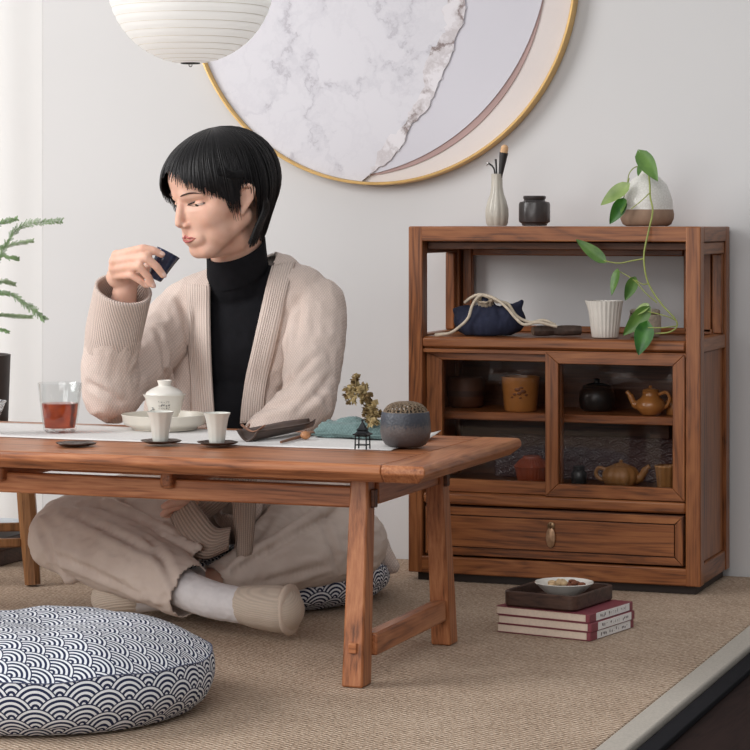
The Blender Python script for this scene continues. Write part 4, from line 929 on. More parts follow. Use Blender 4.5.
# ---- teal folded cloth
teal = knit('teal_cotton', (112, 134, 133)); 
p = tb(347, 439); p[1] += .045; clo = thing('tea_cloth', 'crumpled folded teal cloth behind the little pavilion', 'cloth', p)
g = G(); Z_ = p[2]
for k, (hx_, hy2, dx, zz) in enumerate(((.068, .040, 0, .0036), (.065, .038, -.002, .0105), (.062, .037, .002, .0170), (.052, .034, -.004, .0225))):
    vs0 = []
    for a in np.linspace(0, 2*PI, 60)[:-1]: 
        c_, s1 = math.cos(a), math.sin(a); vs0.append(p+np.array((dx+hx_*np.sign(c_)*abs(c_)**.5, hy2*np.sign(s1)*abs(s1)**.5, zz+.0016*math.sin(3*a+k*1.7))))
    g.tube(vs0, .0036, 8, closed=True); mid = G()
    g.box(p+np.array((dx, 0, zz)), (hx_*1.85, hy2*1.8, .0065))
g.ell(p+np.array((-.010, 0, .0245)), (.028, .022, .010))
me = blob(g, .0018, 3); co = vco(me); co[:, 2] = np.maximum(co[:, 2], Z_+.0002); setco(me, co); wrinkle(me, .0026, 48, (1, 1, 2.5), 5); wrinkle(me, .0010, 130, (1, 1, 2.0), 9); co = vco(me); co[:, 2] = np.maximum(co[:, 2], Z_+.0002); setco(me, co-np.array(origin(clo))); put(me, 'folded_cloth', teal, clo, smooth=180)
hm = G().tube(smoothpath([p+np.array(q) for q in ((-.066, -.0445, .006), (-.03, -.0455, .0085), (.02, -.0445, .0065), (.066, -.044, .0075))], 8), .0013, 6); hm.build('hem', plain('teal_hem', (100, 122, 120), .9, nscale=60), clo)
# ---- black pavilion ornament with dried flowers
p = tb(362.5, 449.0); iron = plain('black_cast_iron', (26, 27, 30), .45, .4, nscale=80, namt=.3)
pa = thing('pavilion_ornament', 'tiny black iron pavilion on four legs below the dried flowers', 'ornament', p); pa.scale = (1.16, 1.16, 1.16)
hw = .0085; hd_ = .0075
for sx in (-1, 1):
    for sy in (-1, 1): G().tube([p+np.array((sx*hw, sy*hd_, 0)), p+np.array((sx*hw*.95, sy*hd_*.95, .0195))], .0011, 8).build('leg', iron, pa)
g = G()
for zz in (.006, .0185):
    for sy in (-1, 1): g.tube([p+np.array((-hw, sy*hd_, zz)), p+np.array((hw, sy*hd_, zz))], .0007, 6)
    for sx in (-1, 1): g.tube([p+np.array((sx*hw, -hd_, zz)), p+np.array((sx*hw, hd_, zz))], .0007, 6)
g.build('railing', iron, pa)
RS = Matrix.Rotation(PI/4, 3, 'Z')
g = G(); g.lathe([(1e-4, .0195), (.0150, .0200), (.0160, .0215), (.0110, .0232), (.0078, .0262), (1e-4, .0262)], 4, p, axis=np.array(RS)); g.build('eaves', iron, pa, smooth=20)
g = G(); g.lathe([(.0085, .0262), (.0098, .0275), (.0066, .0302), (.0040, .0345), (.0018, .0375), (.0016, .0395), (.0022, .0408), (.0008, .0425), (1e-4, .0428)], 4, p, axis=np.array(RS)); g.build('roof', iron, pa, smooth=20)
# dried flower sprig, held in the pavilion's roof
zf = lambda x, y, dd=0: atd(330+x/6.25, 360+y/6.25, 4.115+dd)
sp_ = thing('dried_flowers', 'curved sprig of dried golden-brown flowers above the tiny pavilion', 'dried flowers', p+UP*.030)
path = smoothpath([zf(232, 440, -.004), zf(245, 385), zf(262, 340), zf(240, 275), zf(205, 230), zf(170, 190), zf(160, 130), zf(162, 100)], 8)
G().tube(path, [.0014]*len(path), 7).build('stalk', plain('dry_stalk', (112, 94, 60), .8, nscale=60), sp_)
petal = [plain('dry_petal_gold', (180, 160, 116), .85, nscale=200, namt=.25), plain('dry_petal_brown', (120, 98, 62), .85, nscale=200, namt=.3)]
rnd = random.Random(5)
heads = [(162, 102, 22), (150, 125, 26), (120, 175, 30), (140, 205, 30), (112, 222, 28), (160, 170, 30), (182, 195, 32), (205, 165, 28), (228, 165, 20), (215, 205, 34), (240, 225, 30), (205, 240, 30), (150, 245, 28), (120, 262, 20), (250, 262, 34), (272, 285, 32), (232, 300, 30), (262, 318, 34), (290, 330, 30), (312, 338, 20), (250, 345, 34), (280, 362, 32), (215, 330, 20), (262, 388, 26), (296, 390, 18), (240, 372, 24)]
for i, (x, y, r0) in enumerate(heads):
    c = zf(x, y, rnd.uniform(-.014, .014)); r1 = r0/6.25*4.115/2400*1.35; g = G()
    for k in range(15):
        u = np.array([rnd.gauss(0, 1) for _ in range(3)]); u /= np.linalg.norm(u); v = np.cross(u, (.3, .5, .8)); v /= np.linalg.norm(v); w = np.cross(u, v); l = r1*rnd.uniform(.8, 1.25); wd = l*rnd.uniform(.35, .55)
        g.add([c, c+u*l*.5+v*wd+w*wd*.3, c+u*l+w*wd*.5, c+u*l*.5-v*wd+w*wd*.3], [(0, 1, 2, 3)])
    g.ell(c, r1*.42, None, 8, 6); g.build('flower_head', petal[i % 3 == 1], sp_, smooth=20)
# ---- dark stone pot with woven lattice lid
p = tb(405.5, 446.0); sm, nt, b = new_mat('dark_stone_glaze'); tc = coords(nt)
n = N(nt, 'ShaderNodeTexNoise', i_Scale=260.0, i_Detail=4.0); L(nt, tc, n.inputs['Vector']); sx = N(nt, 'ShaderNodeSeparateXYZ'); L(nt, tc, sx.inputs[0])
zf_ = math_n(nt, 'ADD', math_n(nt, 'MULTIPLY', sx.outputs[2], 17.0), math_n(nt, 'MULTIPLY', math_n(nt, 'SUBTRACT', n.outputs[0], .5), .5))
L(nt, ramp(nt, zf_, [(.2, s2l((76, 70, 70))), (.52, s2l((92, 84, 82))), (.66, s2l((56, 60, 68))), (.95, s2l((66, 70, 80)))]), b.inputs['Base Color']); b.inputs['Roughness'].default_value = .42; bump(nt, b, n.outputs[0], .45, .002)
po = thing('incense_pot', 'round dark stoneware pot with a woven lattice lid near the table end', 'incense pot', p)
G().lathe([(1e-4, 0), (.028, 0), (.034, .003), (.0405, .013), (.0425, .025), (.0418, .040), (.0402, .0535), (.0395, .0570), (.0375, .0575), (.0362, .055), (.037, .03), (.03, .008), (1e-4, .006)], 64, p).build('pot_body', sm, po, smooth=60)
lat = plain('antique_bronze_lattice', (128, 110, 90), .45, .5, nscale=90, namt=.3); g = G(); RL = .0368
def dome(x, y): rr = min(1, math.hypot(x, y)/RL); return p+np.array((x, y, .0565+.0170*(1-rr**3.2)**.75))
for ang in (0, PI/3, 2*PI/3):
    for k in range(-5, 6):
        o = k*RL/5.4; h = math.sqrt(max(0, RL**2-o*o)); P_ = []
        for t in np.linspace(-h, h, 16): P_.append(dome(t*math.cos(ang)-o*math.sin(ang), t*math.sin(ang)+o*math.cos(ang)))
        g.tube(P_, .0011, 6)
g.tube([dome(RL*math.cos(a)*.999, RL*math.sin(a)*.999) for a in np.linspace(0, 2*PI, 49)[:-1]], .0014, 6, closed=True)
g.build('lattice_lid', lat, po, smooth=60)
G().lathe([(1e-4, .0545), (.0355, .0545), (.036, .052)], 40, p).build('ash_bed', plain('pot_inside_ash', (54, 48, 44), .9, nscale=90, namt=.3), po)
# ---- glass bowl cut by the left edge of the picture
p = atz(-14, 433, RZ); t = thing('clear_glass_bowl', 'clear glass bowl at the left edge of the table, mostly out of the picture', 'bowl', p)
G().lathe([(1e-4, .003), (.018, .003), (.019, 0), (.021, 0), (.022, .004), (.018, .012), (.020, .022), (.029, .040), (.0345, .0545), (.0355, .0555), (.0345, .056), (.028, .042), (.016, .024), (1e-4, .02)], 48, p).build('glass_wall', gm, t, smooth=60)
G().tube([p+np.array((.035*math.cos(a), .035*math.sin(a), .0558)) for a in np.linspace(0, 2*PI, 49)[:-1]], .0011, 6, closed=True).build('rim', plain('silver_rim', (200, 202, 204), .2, .9, nscale=20), t)
# ================================================================ floor cushions
def cushion(c, R, H, name, label, yawc=0, squash=None):
    t = thing(name, label, 'cushion', c)
    prof = []; hh = H
    # top panel profile, seam bulge, gusset
    nt_ = 26; top = []
    for k in range(nt_+1):
        q = k/nt_; r_ = R*.985*q; z = hh*.98 - .010*math.exp(-(q/.28)**2) + .004*math.sin(q*6) - (hh*.34)*max(0, (q-.45)/.55)**2.4
        top.append((max(r_, 1e-4), z))
    zr = top[-1][1]; gus = []
    for k in range(1, 15):
        q = k/14; z = zr*(1-q)+.004*q; r_ = R*.985+ .026*R*math.sin(PI*q)**.8 - R*.10*q**3; gus.append((r_, z))
    n = 120; vs = []; fs = []; uvs = []; rings = top+gus+[(R*.7, .0005)]
    rnd = random.Random(int(abs(c[0])*100)); ph = [rnd.uniform(0, 6) for _ in range(6)]
    for k, (r_, z) in enumerate(rings):
        for i in range(n):
            a = 2*PI*i/n; e = min(1, r_/R); zz = z+e*(.0028*math.sin(5*a+ph[0])+.0018*math.sin(11*a+ph[1]))*(1 if z > .02 else 0)
            rr = r_*(1+.006*math.sin(7*a+ph[2])); vs.append((c[0]+rr*math.cos(a), c[1]+rr*math.sin(a), c[2]+max(.0004, zz)))
    cum = 0; m = len(rings); ca, sa_ = math.cos(yawc), math.sin(yawc)
    dist = [0]
    for k in range(1, m): dist.append(dist[-1]+math.hypot(rings[k][0]-rings[k-1][0], rings[k][1]-rings[k-1][1]))
    def uvt(k, i): r_ = dist[k]; a = 2*PI*i/n; x, y = r_*math.cos(a), r_*math.sin(a); return (x*ca-y*sa_+.013, x*sa_+y*ca)
    cent = len(top)-1
    for k in range(m-1):
        for i in range(n):
            j = (i+1) % n; fs.append((k*n+i, k*n+j, (k+1)*n+j, (k+1)*n+i))
            if k < cent: uvs.append([uvt(k, i), uvt(k, i+1), uvt(k+1, i+1), uvt(k+1, i)])
            else:
                f2 = lambda kk, ii: (2*PI*R*ii/n, -(dist[kk]-dist[cent])); uvs.append([f2(k, i), f2(k, i+1), f2(k+1, i+1), f2(k+1, i)])
    fs.append(tuple(range((m-1)*n, m*n))); uvs.append([(0, 0)]*n)
    ct = cent*n*1; 
    top_f = [f for f in range(cent*n)]
    g1 = G(); g1.add(vs, fs[:cent*n], uvs[:cent*n]); g1.build('top_panel', SEIG, t, smooth=180)
    g2 = G(); g2.add(vs, fs[cent*n:], uvs[cent*n:]); g2.build('side_band', SEIG, t, smooth=70)
    seam = [np.array(vs[cent*n+i])+np.array((0, 0, .0006)) for i in range(n)]
    G().tube(seam, .0009, 6, closed=True).build('seam', plain('navy_seam_thread', (84, 90, 114), .9, nscale=200), t)
    return t
fc = atd(47, 700, 3.63); fc[2] = .0006
cushion(fc, .252, .134, 'floor_cushion', 'thick round blue and white wave-patterned cushion in the foreground', .44)
SCC = np.array((-1.8455, 4.335, .0006))
cushion(SCC, .262, .098, 'seat_cushion', 'round blue and white wave-patterned cushion under the seated woman', .5)
# ================================================================ plant, stool and box at the left
sc0 = np.array((-2.488, 4.344, 0)); off = np.array((.176, -.052, 0)); rot4 = [off, np.array((-off[1], off[0], 0)), -off, np.array((off[1], -off[0], 0))]
sto = thing('plant_stool', 'small wooden stool behind the table carrying the potted fern', 'stool', sc0)
SH = .30
g = G(); ang = math.atan2(off[1], off[0])+PI/4
g.box(sc0+UP*(SH-.012), (.26, .26, .024), Matrix.Rotation(ang, 3, 'Z')); g.build('seat_board', W_ST, sto, bevel=.004)
tops = []
for o in rot4:
    a = sc0+o+UP*.0032; b_ = sc0+o*.84+UP*(SH-.0245)
    g = G(); g.tube([a, (a+b_)/2, b_], [.0165, .0195, .0185], 8); g.build('leg', W_ST, sto, smooth=30)
for i in range(4):
    z = .087; f = 1-.16*z/SH; a = sc0+rot4[i]*f+UP*z; b_ = sc0+rot4[(i+1) % 4]*f+UP*z; d = (b_-a)/np.linalg.norm(b_-a)
    G().prism(a+d*.017, b_-d*.017, .014, .018).build('stretcher', W_ST, sto, bevel=.003)
pc = np.array((-2.485, 4.372, SH+.0006))
fe = thing('potted_fern', 'feathery asparagus fern in a dark pot at the left edge', 'plant', pc)
dkp = plain('dark_brown_pot', (58, 48, 44), .55, nscale=40, namt=.2)
G().lathe([(1e-4, 0), (.060, 0), (.063, .003), (.0685, .150), (.0690, .157), (.0640, .158), (.062, .14), (1e-4, .135)], 48, pc).build('pot', dkp, fe, smooth=50)
G().lathe([(1e-4, .146), (.062, .1445)], 40, pc).build('soil', plain('potting_soil', (46, 36, 30), .95, nscale=120, namt=.4, bscale=200, bst=.8), fe)
gf1 = plain('fern_green', (110, 138, 92), .6, nscale=60, namt=.25); gf2 = plain('fern_pale_green', (140, 160, 122), .6, nscale=60, namt=.2)
d0 = 4.93
fr_ = [([(-22, 352), (-18, 300), (2, 252), (22, 226), (60, 221)], 0, 1), ([(-22, 352), (-24, 300), (-12, 258), (6, 246), (32, 241)], .04, .7), ([(-22, 352), (-14, 300), (8, 294), (28, 306), (44, 319)], -.05, 1), ([(-22, 352), (-20, 318), (0, 315), (14, 316), (31, 317)], .03, .6), ([(-22, 352), (-20, 300), (-16, 250), (-4, 226), (16, 219)], -.03, .8), ([(-22, 352), (-24, 330), (-14, 296), (0, 282), (14, 284)], .06, .7), ([(-24, 352), (-32, 280), (-44, 230), (-62, 214), (-84, 220)], .02, 1), ([(-24, 352), (-36, 310), (-54, 290), (-70, 300), (-90, 318)], -.04, 1), ([(-22, 352), (-30, 296), (-28, 230), (-20, 200), (-6, 186)], .05, .8), ([(-22, 352), (-20, 330), (-4, 262), (10, 258), (18, 259)], -.02, .6), ([(-24, 352), (-20, 340), (-6, 330), (2, 330), (8, 332)], -.06, .5)]
rnd = random.Random(3)
for pts, dd, sz in fr_:
    P_ = smoothpath([atd(x, y, d0+dd*(i/4.)) for i, (x, y) in enumerate(pts)], 14); P_[0] = pc+np.array((rnd.uniform(-.02, .02), rnd.uniform(-.02, .02), .14))
    G().tube(P_, np.linspace(.0013, .0005, len(P_)), 6).build('stem', gf1, fe)
    g = G(); n_ = len(P_)
    for i in range(int(n_*.38), n_, 1):
        T_ = P_[min(i+1, n_-1)]-P_[i-1]; T_ /= np.linalg.norm(T_)
        for side in (-1, 1):
            for kk in range(1):
                ln_ = .0150*sz*(1-((i/n_-.72)/.42)**2*.7)*rnd.uniform(.7, 1.1); u = np.array((rnd.uniform(-.3, .3), rnd.uniform(-1, 1)*.8, side*rnd.uniform(.3, 1))); u = u-T_*np.dot(u, T_); u /= np.linalg.norm(u); dr_ = (T_*.75+u*.7); dr_ /= np.linalg.norm(dr_); b0 = P_[i]
                for q in range(5):
                    c = b0+dr_*ln_*(q/5); v = np.cross(dr_, (0.3, 1, .2)); v /= np.linalg.norm(v)
                    for s2 in (-1, 1): e_ = dr_*.8+v*s2*.7; l2 = .0046*sz*(1.1-q/7); w_ = np.cross(e_, (0, 1, 0)); w_ = w_/(np.linalg.norm(w_)+1e-9)*.0005; g.add([c-w_, c+e_*l2*.6-w_*1.3, c+e_*l2, c+e_*l2*.6+w_*1.3, c+w_], [(0, 1, 2, 3, 4)])
    g.build('frond', gf1 if dd <= .02 else gf2, fe, smooth=0)
bxc = atd(-14, 537, 5.17); by = bxc[1]
t = thing('low_board', 'low dark wooden board on the rug behind the stool', 'board', (bxc[0], by, 0)); 
G().span((bxc[0]-.16, by-.09, .034), (bxc[0]+.074, by+.10, .058)).build('board_top', W_DK, t, bevel=.003)
for q in (-.14, .055): G().span((bxc[0]+q-.012, by-.075, .0004), (bxc[0]+q+.012, by+.085, .0336)).build('foot', W_DK, t, bevel=.002)
t = thing('white_box', 'white flat box with a grey edge on the low board behind the stool', 'box', (bxc[0], by, .0585))
G().span((bxc[0]-.13, by-.07, .0585), (bxc[0]+.066, by+.07, .0790)).build('box_body', plain('white_card', (226, 230, 234), .6, nscale=30, namt=.02), t, bevel=.002)
G().span((bxc[0]-.132, by-.072, .0792), (bxc[0]+.0685, by+.072, .0860)).build('box_lid', plain('pale_grey_card', (206, 212, 218), .6, nscale=30, namt=.02), t, bevel=.0015)
G().span((bxc[0]+.0663, by-.0702, .059), (bxc[0]+.0682, by+.070, .0788)).build('grey_edge', plain('slate_card_edge', (120, 124, 128), .6, nscale=30), t)
# ================================================================ seated woman
px_m = lambda d: d/2400.0
def J(x, y, d): return atd(x, y, d)
seat0 = np.array((SCC[0]-.02, SCC[1]+.0, .10))
per = thing('person', 'person with a black bob in a beige cardigan sitting cross-legged, raising a dark cup', 'person', seat0)
PO = np.array(origin(per))
def pput(me, nm, mat, parent=per, smooth=180, **k):
    setco(me, vco(me)-PO); return put(me, nm, mat, parent, smooth=smooth, **k)
skin, nt, b = new_mat('skin'); n = N(nt, 'ShaderNodeTexNoise', i_Scale=26.0, i_Detail=5.0); L(nt, coords(nt), n.inputs['Vector'])
L(nt, ramp(nt, n.outputs[0], [(.3, s2l((219, 172, 150))), (.7, s2l((232, 190, 170)))]), b.inputs['Base Color'])
b.inputs['Roughness'].default_value = .5; b.inputs['Subsurface Weight'].default_value = .18; b.inputs['Subsurface Radius'].default_value = (.010, .004, .002); b.inputs['Subsurface Scale'].default_value = 1.0; b.inputs['Specular IOR Level'].default_value = .35
# ---- head frame
HO = J(220.5, 195, 4.57); HS = 1.06; psi = math.radians(54); HSX = np.array((1.07, 1.06, .985))
toC = -FW; fwd = -math.sin(psi)*RT+math.cos(psi)*toC; lft = math.cos(psi)*RT+math.sin(psi)*toC
pitch = math.radians(8); roll = math.radians(-3)
f2 = fwd*math.cos(pitch)-UP*math.sin(pitch); u2 = UP*math.cos(pitch)+fwd*math.sin(pitch)
l3 = lft*math.cos(roll)+u2*math.sin(roll); u3 = u2*math.cos(roll)-lft*math.sin(roll)
TILT = Matrix.Rotation(math.radians(-6), 3, Vector(FW)); l3, f2, u3 = (np.array(TILT @ Vector(q)) for q in (l3, f2, u3))
HA = np.column_stack((l3, f2, u3))@np.diag(HSX)                      # local X = her left, Y = forward, Z = up
HR = np.column_stack((l3, f2, u3))
def H(x, y, z): return HO+HA@np.array((x, y, z))
def hl(co): return (co-HO)@np.linalg.inv(HA).T                      # world -> head local
def crease(me, lines, w=.0075, a=.0048):
    """press soft creases into a cloth surface along lines lying on it."""
    co = vco(me); no = vno(me); bv = BVHTree.FromPolygons([tuple(v) for v in co], [tuple(p.vertices) for p in me.polygons]); disp = np.zeros(len(co))
    for (xa, ya), (xb, yb_) in lines:
        pts = []
        for t in np.linspace(0, 1, 24):
            r_ = ray(xa+(xb-xa)*t+1.5*math.sin(t*5), ya+(yb_-ya)*t); r_ = r_/np.linalg.norm(r_); hit = bv.ray_cast(Vector(CAM), Vector(r_))
            if hit[0] is not None: pts.append((np.array(hit[0]), math.sin(PI*min(1, .08+t*.92))**.6))
        if len(pts) < 6: continue
        dm = np.full(len(co), 9.0); wt = np.zeros(len(co))
        for q, k in pts: d = np.linalg.norm(co-q, axis=1); m = d < dm; dm[m] = d[m]; wt[m] = k
        disp += wt*(-a*np.exp(-(dm/w)**2)+.62*a*np.exp(-((dm-1.9*w)/(1.1*w))**2))
    setco(me, co+no*disp[:, None]); return me
# ---- torso definition shared by skin, jumper and cardigan
TA = np.eye(3); ttw = Matrix.Rotation(.03, 3, 'Z'); TA = np.array(ttw)
def torso(g, o):
    g.ell(J(247, 345, 4.685), (.136-o, .100-o, .165-o), TA); g.ell(J(243, 435, 4.67), (.130-o, .108-o, .15-o), TA); g.ell(J(240, 492, 4.70), (.150-o, .120-o, .085-o), TA)
    g.cap(J(243, 290, 4.675), .072-o, J(300, 294, 4.655), .057-o); g.cap(J(243, 290, 4.675), .072-o, J(188, 306, 4.705), .054-o)
    g.cap(J(296, 300, 4.655), .060-o, J(317, 306, 4.645), .056-o); g.cap(J(190, 308, 4.705), .055-o, J(178, 318, 4.695), .055-o)
    return g
SH_L, EL_L, WR_L = J(317, 308, 4.645), J(308, 402, 4.50), J(203, 497, 4.455)
SH_R, EL_R, WR_R = J(178, 318, 4.695), J(112, 394, 4.485), J(125, 290, 4.405)
# ================= body: head, neck, torso, arms and hands as one surface
g = G()
E3 = lambda c, r: g.ell(H(*c), tuple(np.array(r)*HSX), HR)
C3 = lambda a, ra, b_, rb: g.cap(H(*a), ra*HS, H(*b_), rb*HS)
E3((0, -.016, .034), (.0735, .092, .084)); E3((0, .028, -.024), (.0615, .060, .080)); E3((0, .036, .044), (.062, .056, .055))
for s in (-1, 1):
    C3((s*.050, -.004, -.042), .021, (s*.014, .058, -.092), .0190); E3((s*.033, .046, -.028), (.028, .032, .034)); E3((s*.032, .038, -.058), (.025, .032, .036))
    C3((s*.012, .0800, .018), .013, (s*.043, .060, .017), .012); E3((s*.054, .03, -.005), (.017, .03, .034))
E3((0, .066, -.058), (.032, .022, .030)); E3((0, .060, -.096), (.020, .017, .015)); C3((0, .0, -.075), .045, (0, .035, -.085), .03)
g.cap(H(0, -.022, -.03), .053, J(238, 283, 4.66), .050)
hd_mesh = blob(g, .003, 24); g = G(); g.add(vco(hd_mesh), [tuple(p.vertices) for p in hd_mesh.polygons])
for s in (-1, 1):
    E3((s*.0092, .0890, -.0385), (.0068, .0072, .0056))
    # ear
    ear = [(s*.0700, .010, -.036), (s*.0750, .002, -.027), (s*.0815, -.012, -.010), (s*.0850, -.017, .006), (s*.0840, -.010, .017), (s*.0790, .003, .016), (s*.0730, .011, .006), (s*.0720, .013, -.004)]
    for a, b_ in zip(ear, ear[1:]): C3(a, .0040, b_, .0040)
    E3((s*.0735, .000, -.006), (.0042, .014, .021)); E3((s*.0720, .008, -.031), (.0048, .0065, .0085)); C3((s*.0790, -.008, -.014), .0026, (s*.0800, -.008, .006), .0026)
C3((0, .0825, .008), .0080, (0, .0965, -.028), .0074); E3((0, .0970, -.0330), (.0082, .0078, .0070)); C3((0, .087, -.042), .007, (0, .084, -.052), .008)
E3((0, .069, -.064), (.032, .019, .025)); C3((-.014, .0810, -.0620), .0050, (.014, .0810, -.0620), .0050); C3((-.012, .0805, -.0705), .0055, (.012, .0805, -.0705), .0055)
torso(g, .028)
# arms
g.chain([(SH_L, .040), ((SH_L+EL_L)/2, .037), (EL_L, .031)]); g.chain([(EL_L, .031), (EL_L+(WR_L-EL_L)*.35, .032), (WR_L, .022)])
g.chain([(SH_R, .040), ((SH_R+EL_R)/2, .037), (EL_R, .031)]); g.chain([(EL_R, .031), (EL_R+(WR_R-EL_R)*.35, .032), (WR_R, .0225)])
# right hand round the cup
FR = {'index': [(117, 255.5, 4.372, .0098), (143, 248.5, 4.338, .0084), (154, 250.5, 4.336, .0076), (161.5, 254.5, 4.339, .0066)],
      'middle': [(114.5, 261.5, 4.372, .0098), (146, 257.5, 4.331, .0084), (156.5, 266.5, 4.334, .0076), (163, 275, 4.340, .0066)],
      'ring': [(114, 268.5, 4.374, .0094), (139.5, 266.5, 4.333, .0080), (148, 276.5, 4.337, .0073), (152.5, 285, 4.344, .0063)],
      'little': [(115.5, 275.5, 4.380, .0088), (131.5, 275, 4.345, .0072), (140, 280.5, 4.345, .0066), (146, 285.5, 4.349, .0057)]}
for k, ch in FR.items():
    P_ = [(J(x, y, d), r_) for x, y, d, r_ in ch]; g.chain(P_, 14)
    g.cap(WR_R+np.array((0, 0, .004)), .018, P_[0][0], P_[0][1]*1.15, 14)
g.chain([(J(127, 286, 4.408), .016), (J(140, 275, 4.418), .0118), (J(151, 265, 4.424), .0098), (J(161, 262, 4.418), .0075)], 14)
g.ell(J(119, 277, 4.392), (.024, .014, .022), np.column_stack((RT, FW, UP)))
# left hand resting in the lap
hb = J(193, 500, 4.425)
g.cap(WR_L, .021, hb, .0175)
for i, (dx, dy, dd, ln_) in enumerate(((-19, 6, -.03, 1), (-20, 11, -.012, 1.05), (-19, 15, .008, 1), (-16, 19, .026, .85))):
    m0 = J(182, 501+i*3.6, 4.39+.012*i); m1 = J(182+dx*.6, 501+i*3.6+dy*.35, 4.39+.012*i+dd*.4); m2 = J(182+dx*.95, 501+i*3.6+dy*.9, 4.39+.012*i+dd*.5)
    g.cap(hb, .014, m0, .0092, 12); g.chain([(m0, .0092), (m1, .0080), (m2, .0066)], 12)
g.chain([(hb, .015), (J(184, 494, 4.41), .0105), (J(173, 494, 4.40), .0082)], 12)
# legs inside the trousers
LEGS = {'R': [(205, 500, 4.63), (64, 536, 4.495), (188, 591, 4.275)], 'L': [(275, 500, 4.665), (355, 543, 4.56), (218, 581, 4.385)]}
for k, c in LEGS.items():
    a, b_, c_ = (J(*q) for q in c); g.chain([(a, .062), (b_, .046)]); g.chain([(b_, .045), (b_+(c_-b_)*.35, .043), (c_, .029)])
g.chain([(J(188, 591, 4.275), .028), (J(216, 601, 4.245), .026), (J(245, 606, 4.218), .024), (J(278, 611, 4.205), .019)])
g.chain([(J(218, 581, 4.385), .028), (J(150, 592, 4.395), .026), (J(108, 597, 4.41), .018)])
body = blob(g, .0026, 5)
# sculpt: sockets, eyelid line, nostrils, mouth line
co = vco(body); h = hl(co); near = (np.abs(h[:, 0]) < .08) & (h[:, 1] > .02) & (np.abs(h[:, 2]) < .13)
def dent(c, s, amt):
    q = ((h-np.array(c))/np.array(s))**2; return np.exp(-q.sum(1))*amt*near
dd = np.zeros(len(co))
for s in (-1, 1):
    dd += dent((s*.031, .083, .000), (.0155, .03, .0080), -.0058); dd += dent((s*.0065, .096, -.0435), (.0026, .012, .0018), -.0010)
    dd += dent((s*.022, .088, -.067), (.004, .02, .003), -.0006); dd += dent((s*.031, .083, -.013), (.016, .03, .004), .0012)
dd += dent((0, .094, -.0665), (.017, .02, .0016), -.0026); dd += dent((0, .095, -.054), (.003, .02, .006), -.0012); dd += dent((0, .085, -.083), (.016, .02, .005), -.0022)
co = co+dd[:, None]*(HR@np.array((0, 1, 0)))[None, :]; rr = np.hypot(co[:, 0]-SCC[0], co[:, 1]-SCC[1]); lowc = (rr < .25) & (co[:, 2] < .1005); co[lowc, 2] = .1005; setco(body, co)
BV = BVHTree.FromPolygons([tuple(v) for v in co], [tuple(p.vertices) for p in body.polygons])
pput(body, 'body', skin)
def front_pt(x, z, lift=0.0):
    o_ = Vector(H(x, .25, z)); hit = BV.ray_cast(o_, Vector(-HR[:, 1])); return np.array(hit[0])+HR[:, 1]*lift if hit[0] is not None else H(x, .09, z)
def hmesh(g_, nm, mat, smooth=180): return g_.build(nm, mat, per, smooth=smooth)
eyew = plain('eye_white', (228, 222, 218), .25, nscale=200, namt=.02); iris = plain('dark_iris', (40, 28, 24), .15, nscale=200, namt=.2); lash = plain('lash_black', (34, 26, 26), .6, nscale=100)
lipm = plain('lip_rose', (178, 96, 92), .4, nscale=120, namt=.08); brow = plain('brow_hair', (66, 50, 46), .8, nscale=200, namt=.2)
for s in (-1, 1):
    ec = front_pt(s*.031, .0, 0)-HR[:, 1]*.0058
    e = G().ell(ec, (.0135, .0098, .0060), HR, 20, 12).build('eye', eyew, per, smooth=180)
    G().ell(ec+HR[:, 1]*.0060+HR[:, 2]*-.0006, (.0060, .0042, .0060), HR, 16, 10).build('iris', iris, e, smooth=180)
    lid = G(); lid.lathe([(.0001, 1), (.5, .866), (.866, .5), (.97, .24), (1.0, .02)], 24, (0, 0, 0)); la = Matrix.Rotation(math.radians(-4), 3, 'X')
    lv = [ec+HR@(np.array(la @ Vector(q))*np.array((.0143, .0108, .0078))) for q in lid.v]; G().add(lv, lid.f).build('eyelid', skin, per, smooth=180)
    P_ = [front_pt(s*(.031+q*.0150), .0030-.0042*q*q-.0004*q, .0014) for q in np.linspace(-1, 1, 11)]
    hmesh(G().tube(P_, [.0004]+[.0014]*9+[.0004], 6), 'upper_lash', lash)
    P_ = [front_pt(s*(.031+q*.0138), -.0046+.0036*q*q, .0003) for q in np.linspace(-1, 1, 11)]
    hmesh(G().tube(P_, [.0003]+[.0006]*9+[.0003], 6), 'lower_lash', brow)
    P_ = [front_pt(s*(.014+.034*q), .0185+.0052*math.sin(q*2.4)-.004*q*q, .0010) for q in np.linspace(0, 1, 10)]
    hmesh(G().tube(P_, [.0012, .0022, .0026, .0027, .0027, .0025, .0022, .0018, .0012, .0006], 8, flat=.6), 'eyebrow', brow)
P_ = [front_pt(q*.0215, -.0620+.0022*math.cos(q*9)*(1-abs(q))-.0042*q*q, .0003) for q in np.linspace(-1, 1, 17)]
hmesh(G().tube(P_, [.0006+.0026*(1-abs(q)**1.6) for q in np.linspace(-1, 1, 17)], 10, flat=.7), 'upper_lip', lipm)
P_ = [front_pt(q*.0195, -.0708+.0046*q*q, .0003) for q in np.linspace(-1, 1, 17)]
hmesh(G().tube(P_, [.0006+.0034*(1-abs(q)**1.8) for q in np.linspace(-1, 1, 17)], 10, flat=.7), 'lower_lip', lipm)
nailm = plain('nail', (232, 196, 182), .25, nscale=60, namt=.03)
for k, ch in FR.items():
    (x0, y0, d0_, r0), (x1, y1, d1_, r1) = ch[2:]; a, b_ = J(x0, y0, d0_), J(x1, y1, d1_); d = (b_-a)/np.linalg.norm(b_-a); out = -FW*.8+UP*.4+RT*.2; out -= d*np.dot(out, d); out /= np.linalg.norm(out); s_ = np.cross(d, out)
    G().ell(b_-d*.0005+out*r1*.78, (r1*.66, .0062, .0016), np.column_stack((s_, d, out)), 12, 8).build('nail', nailm, per, smooth=180)
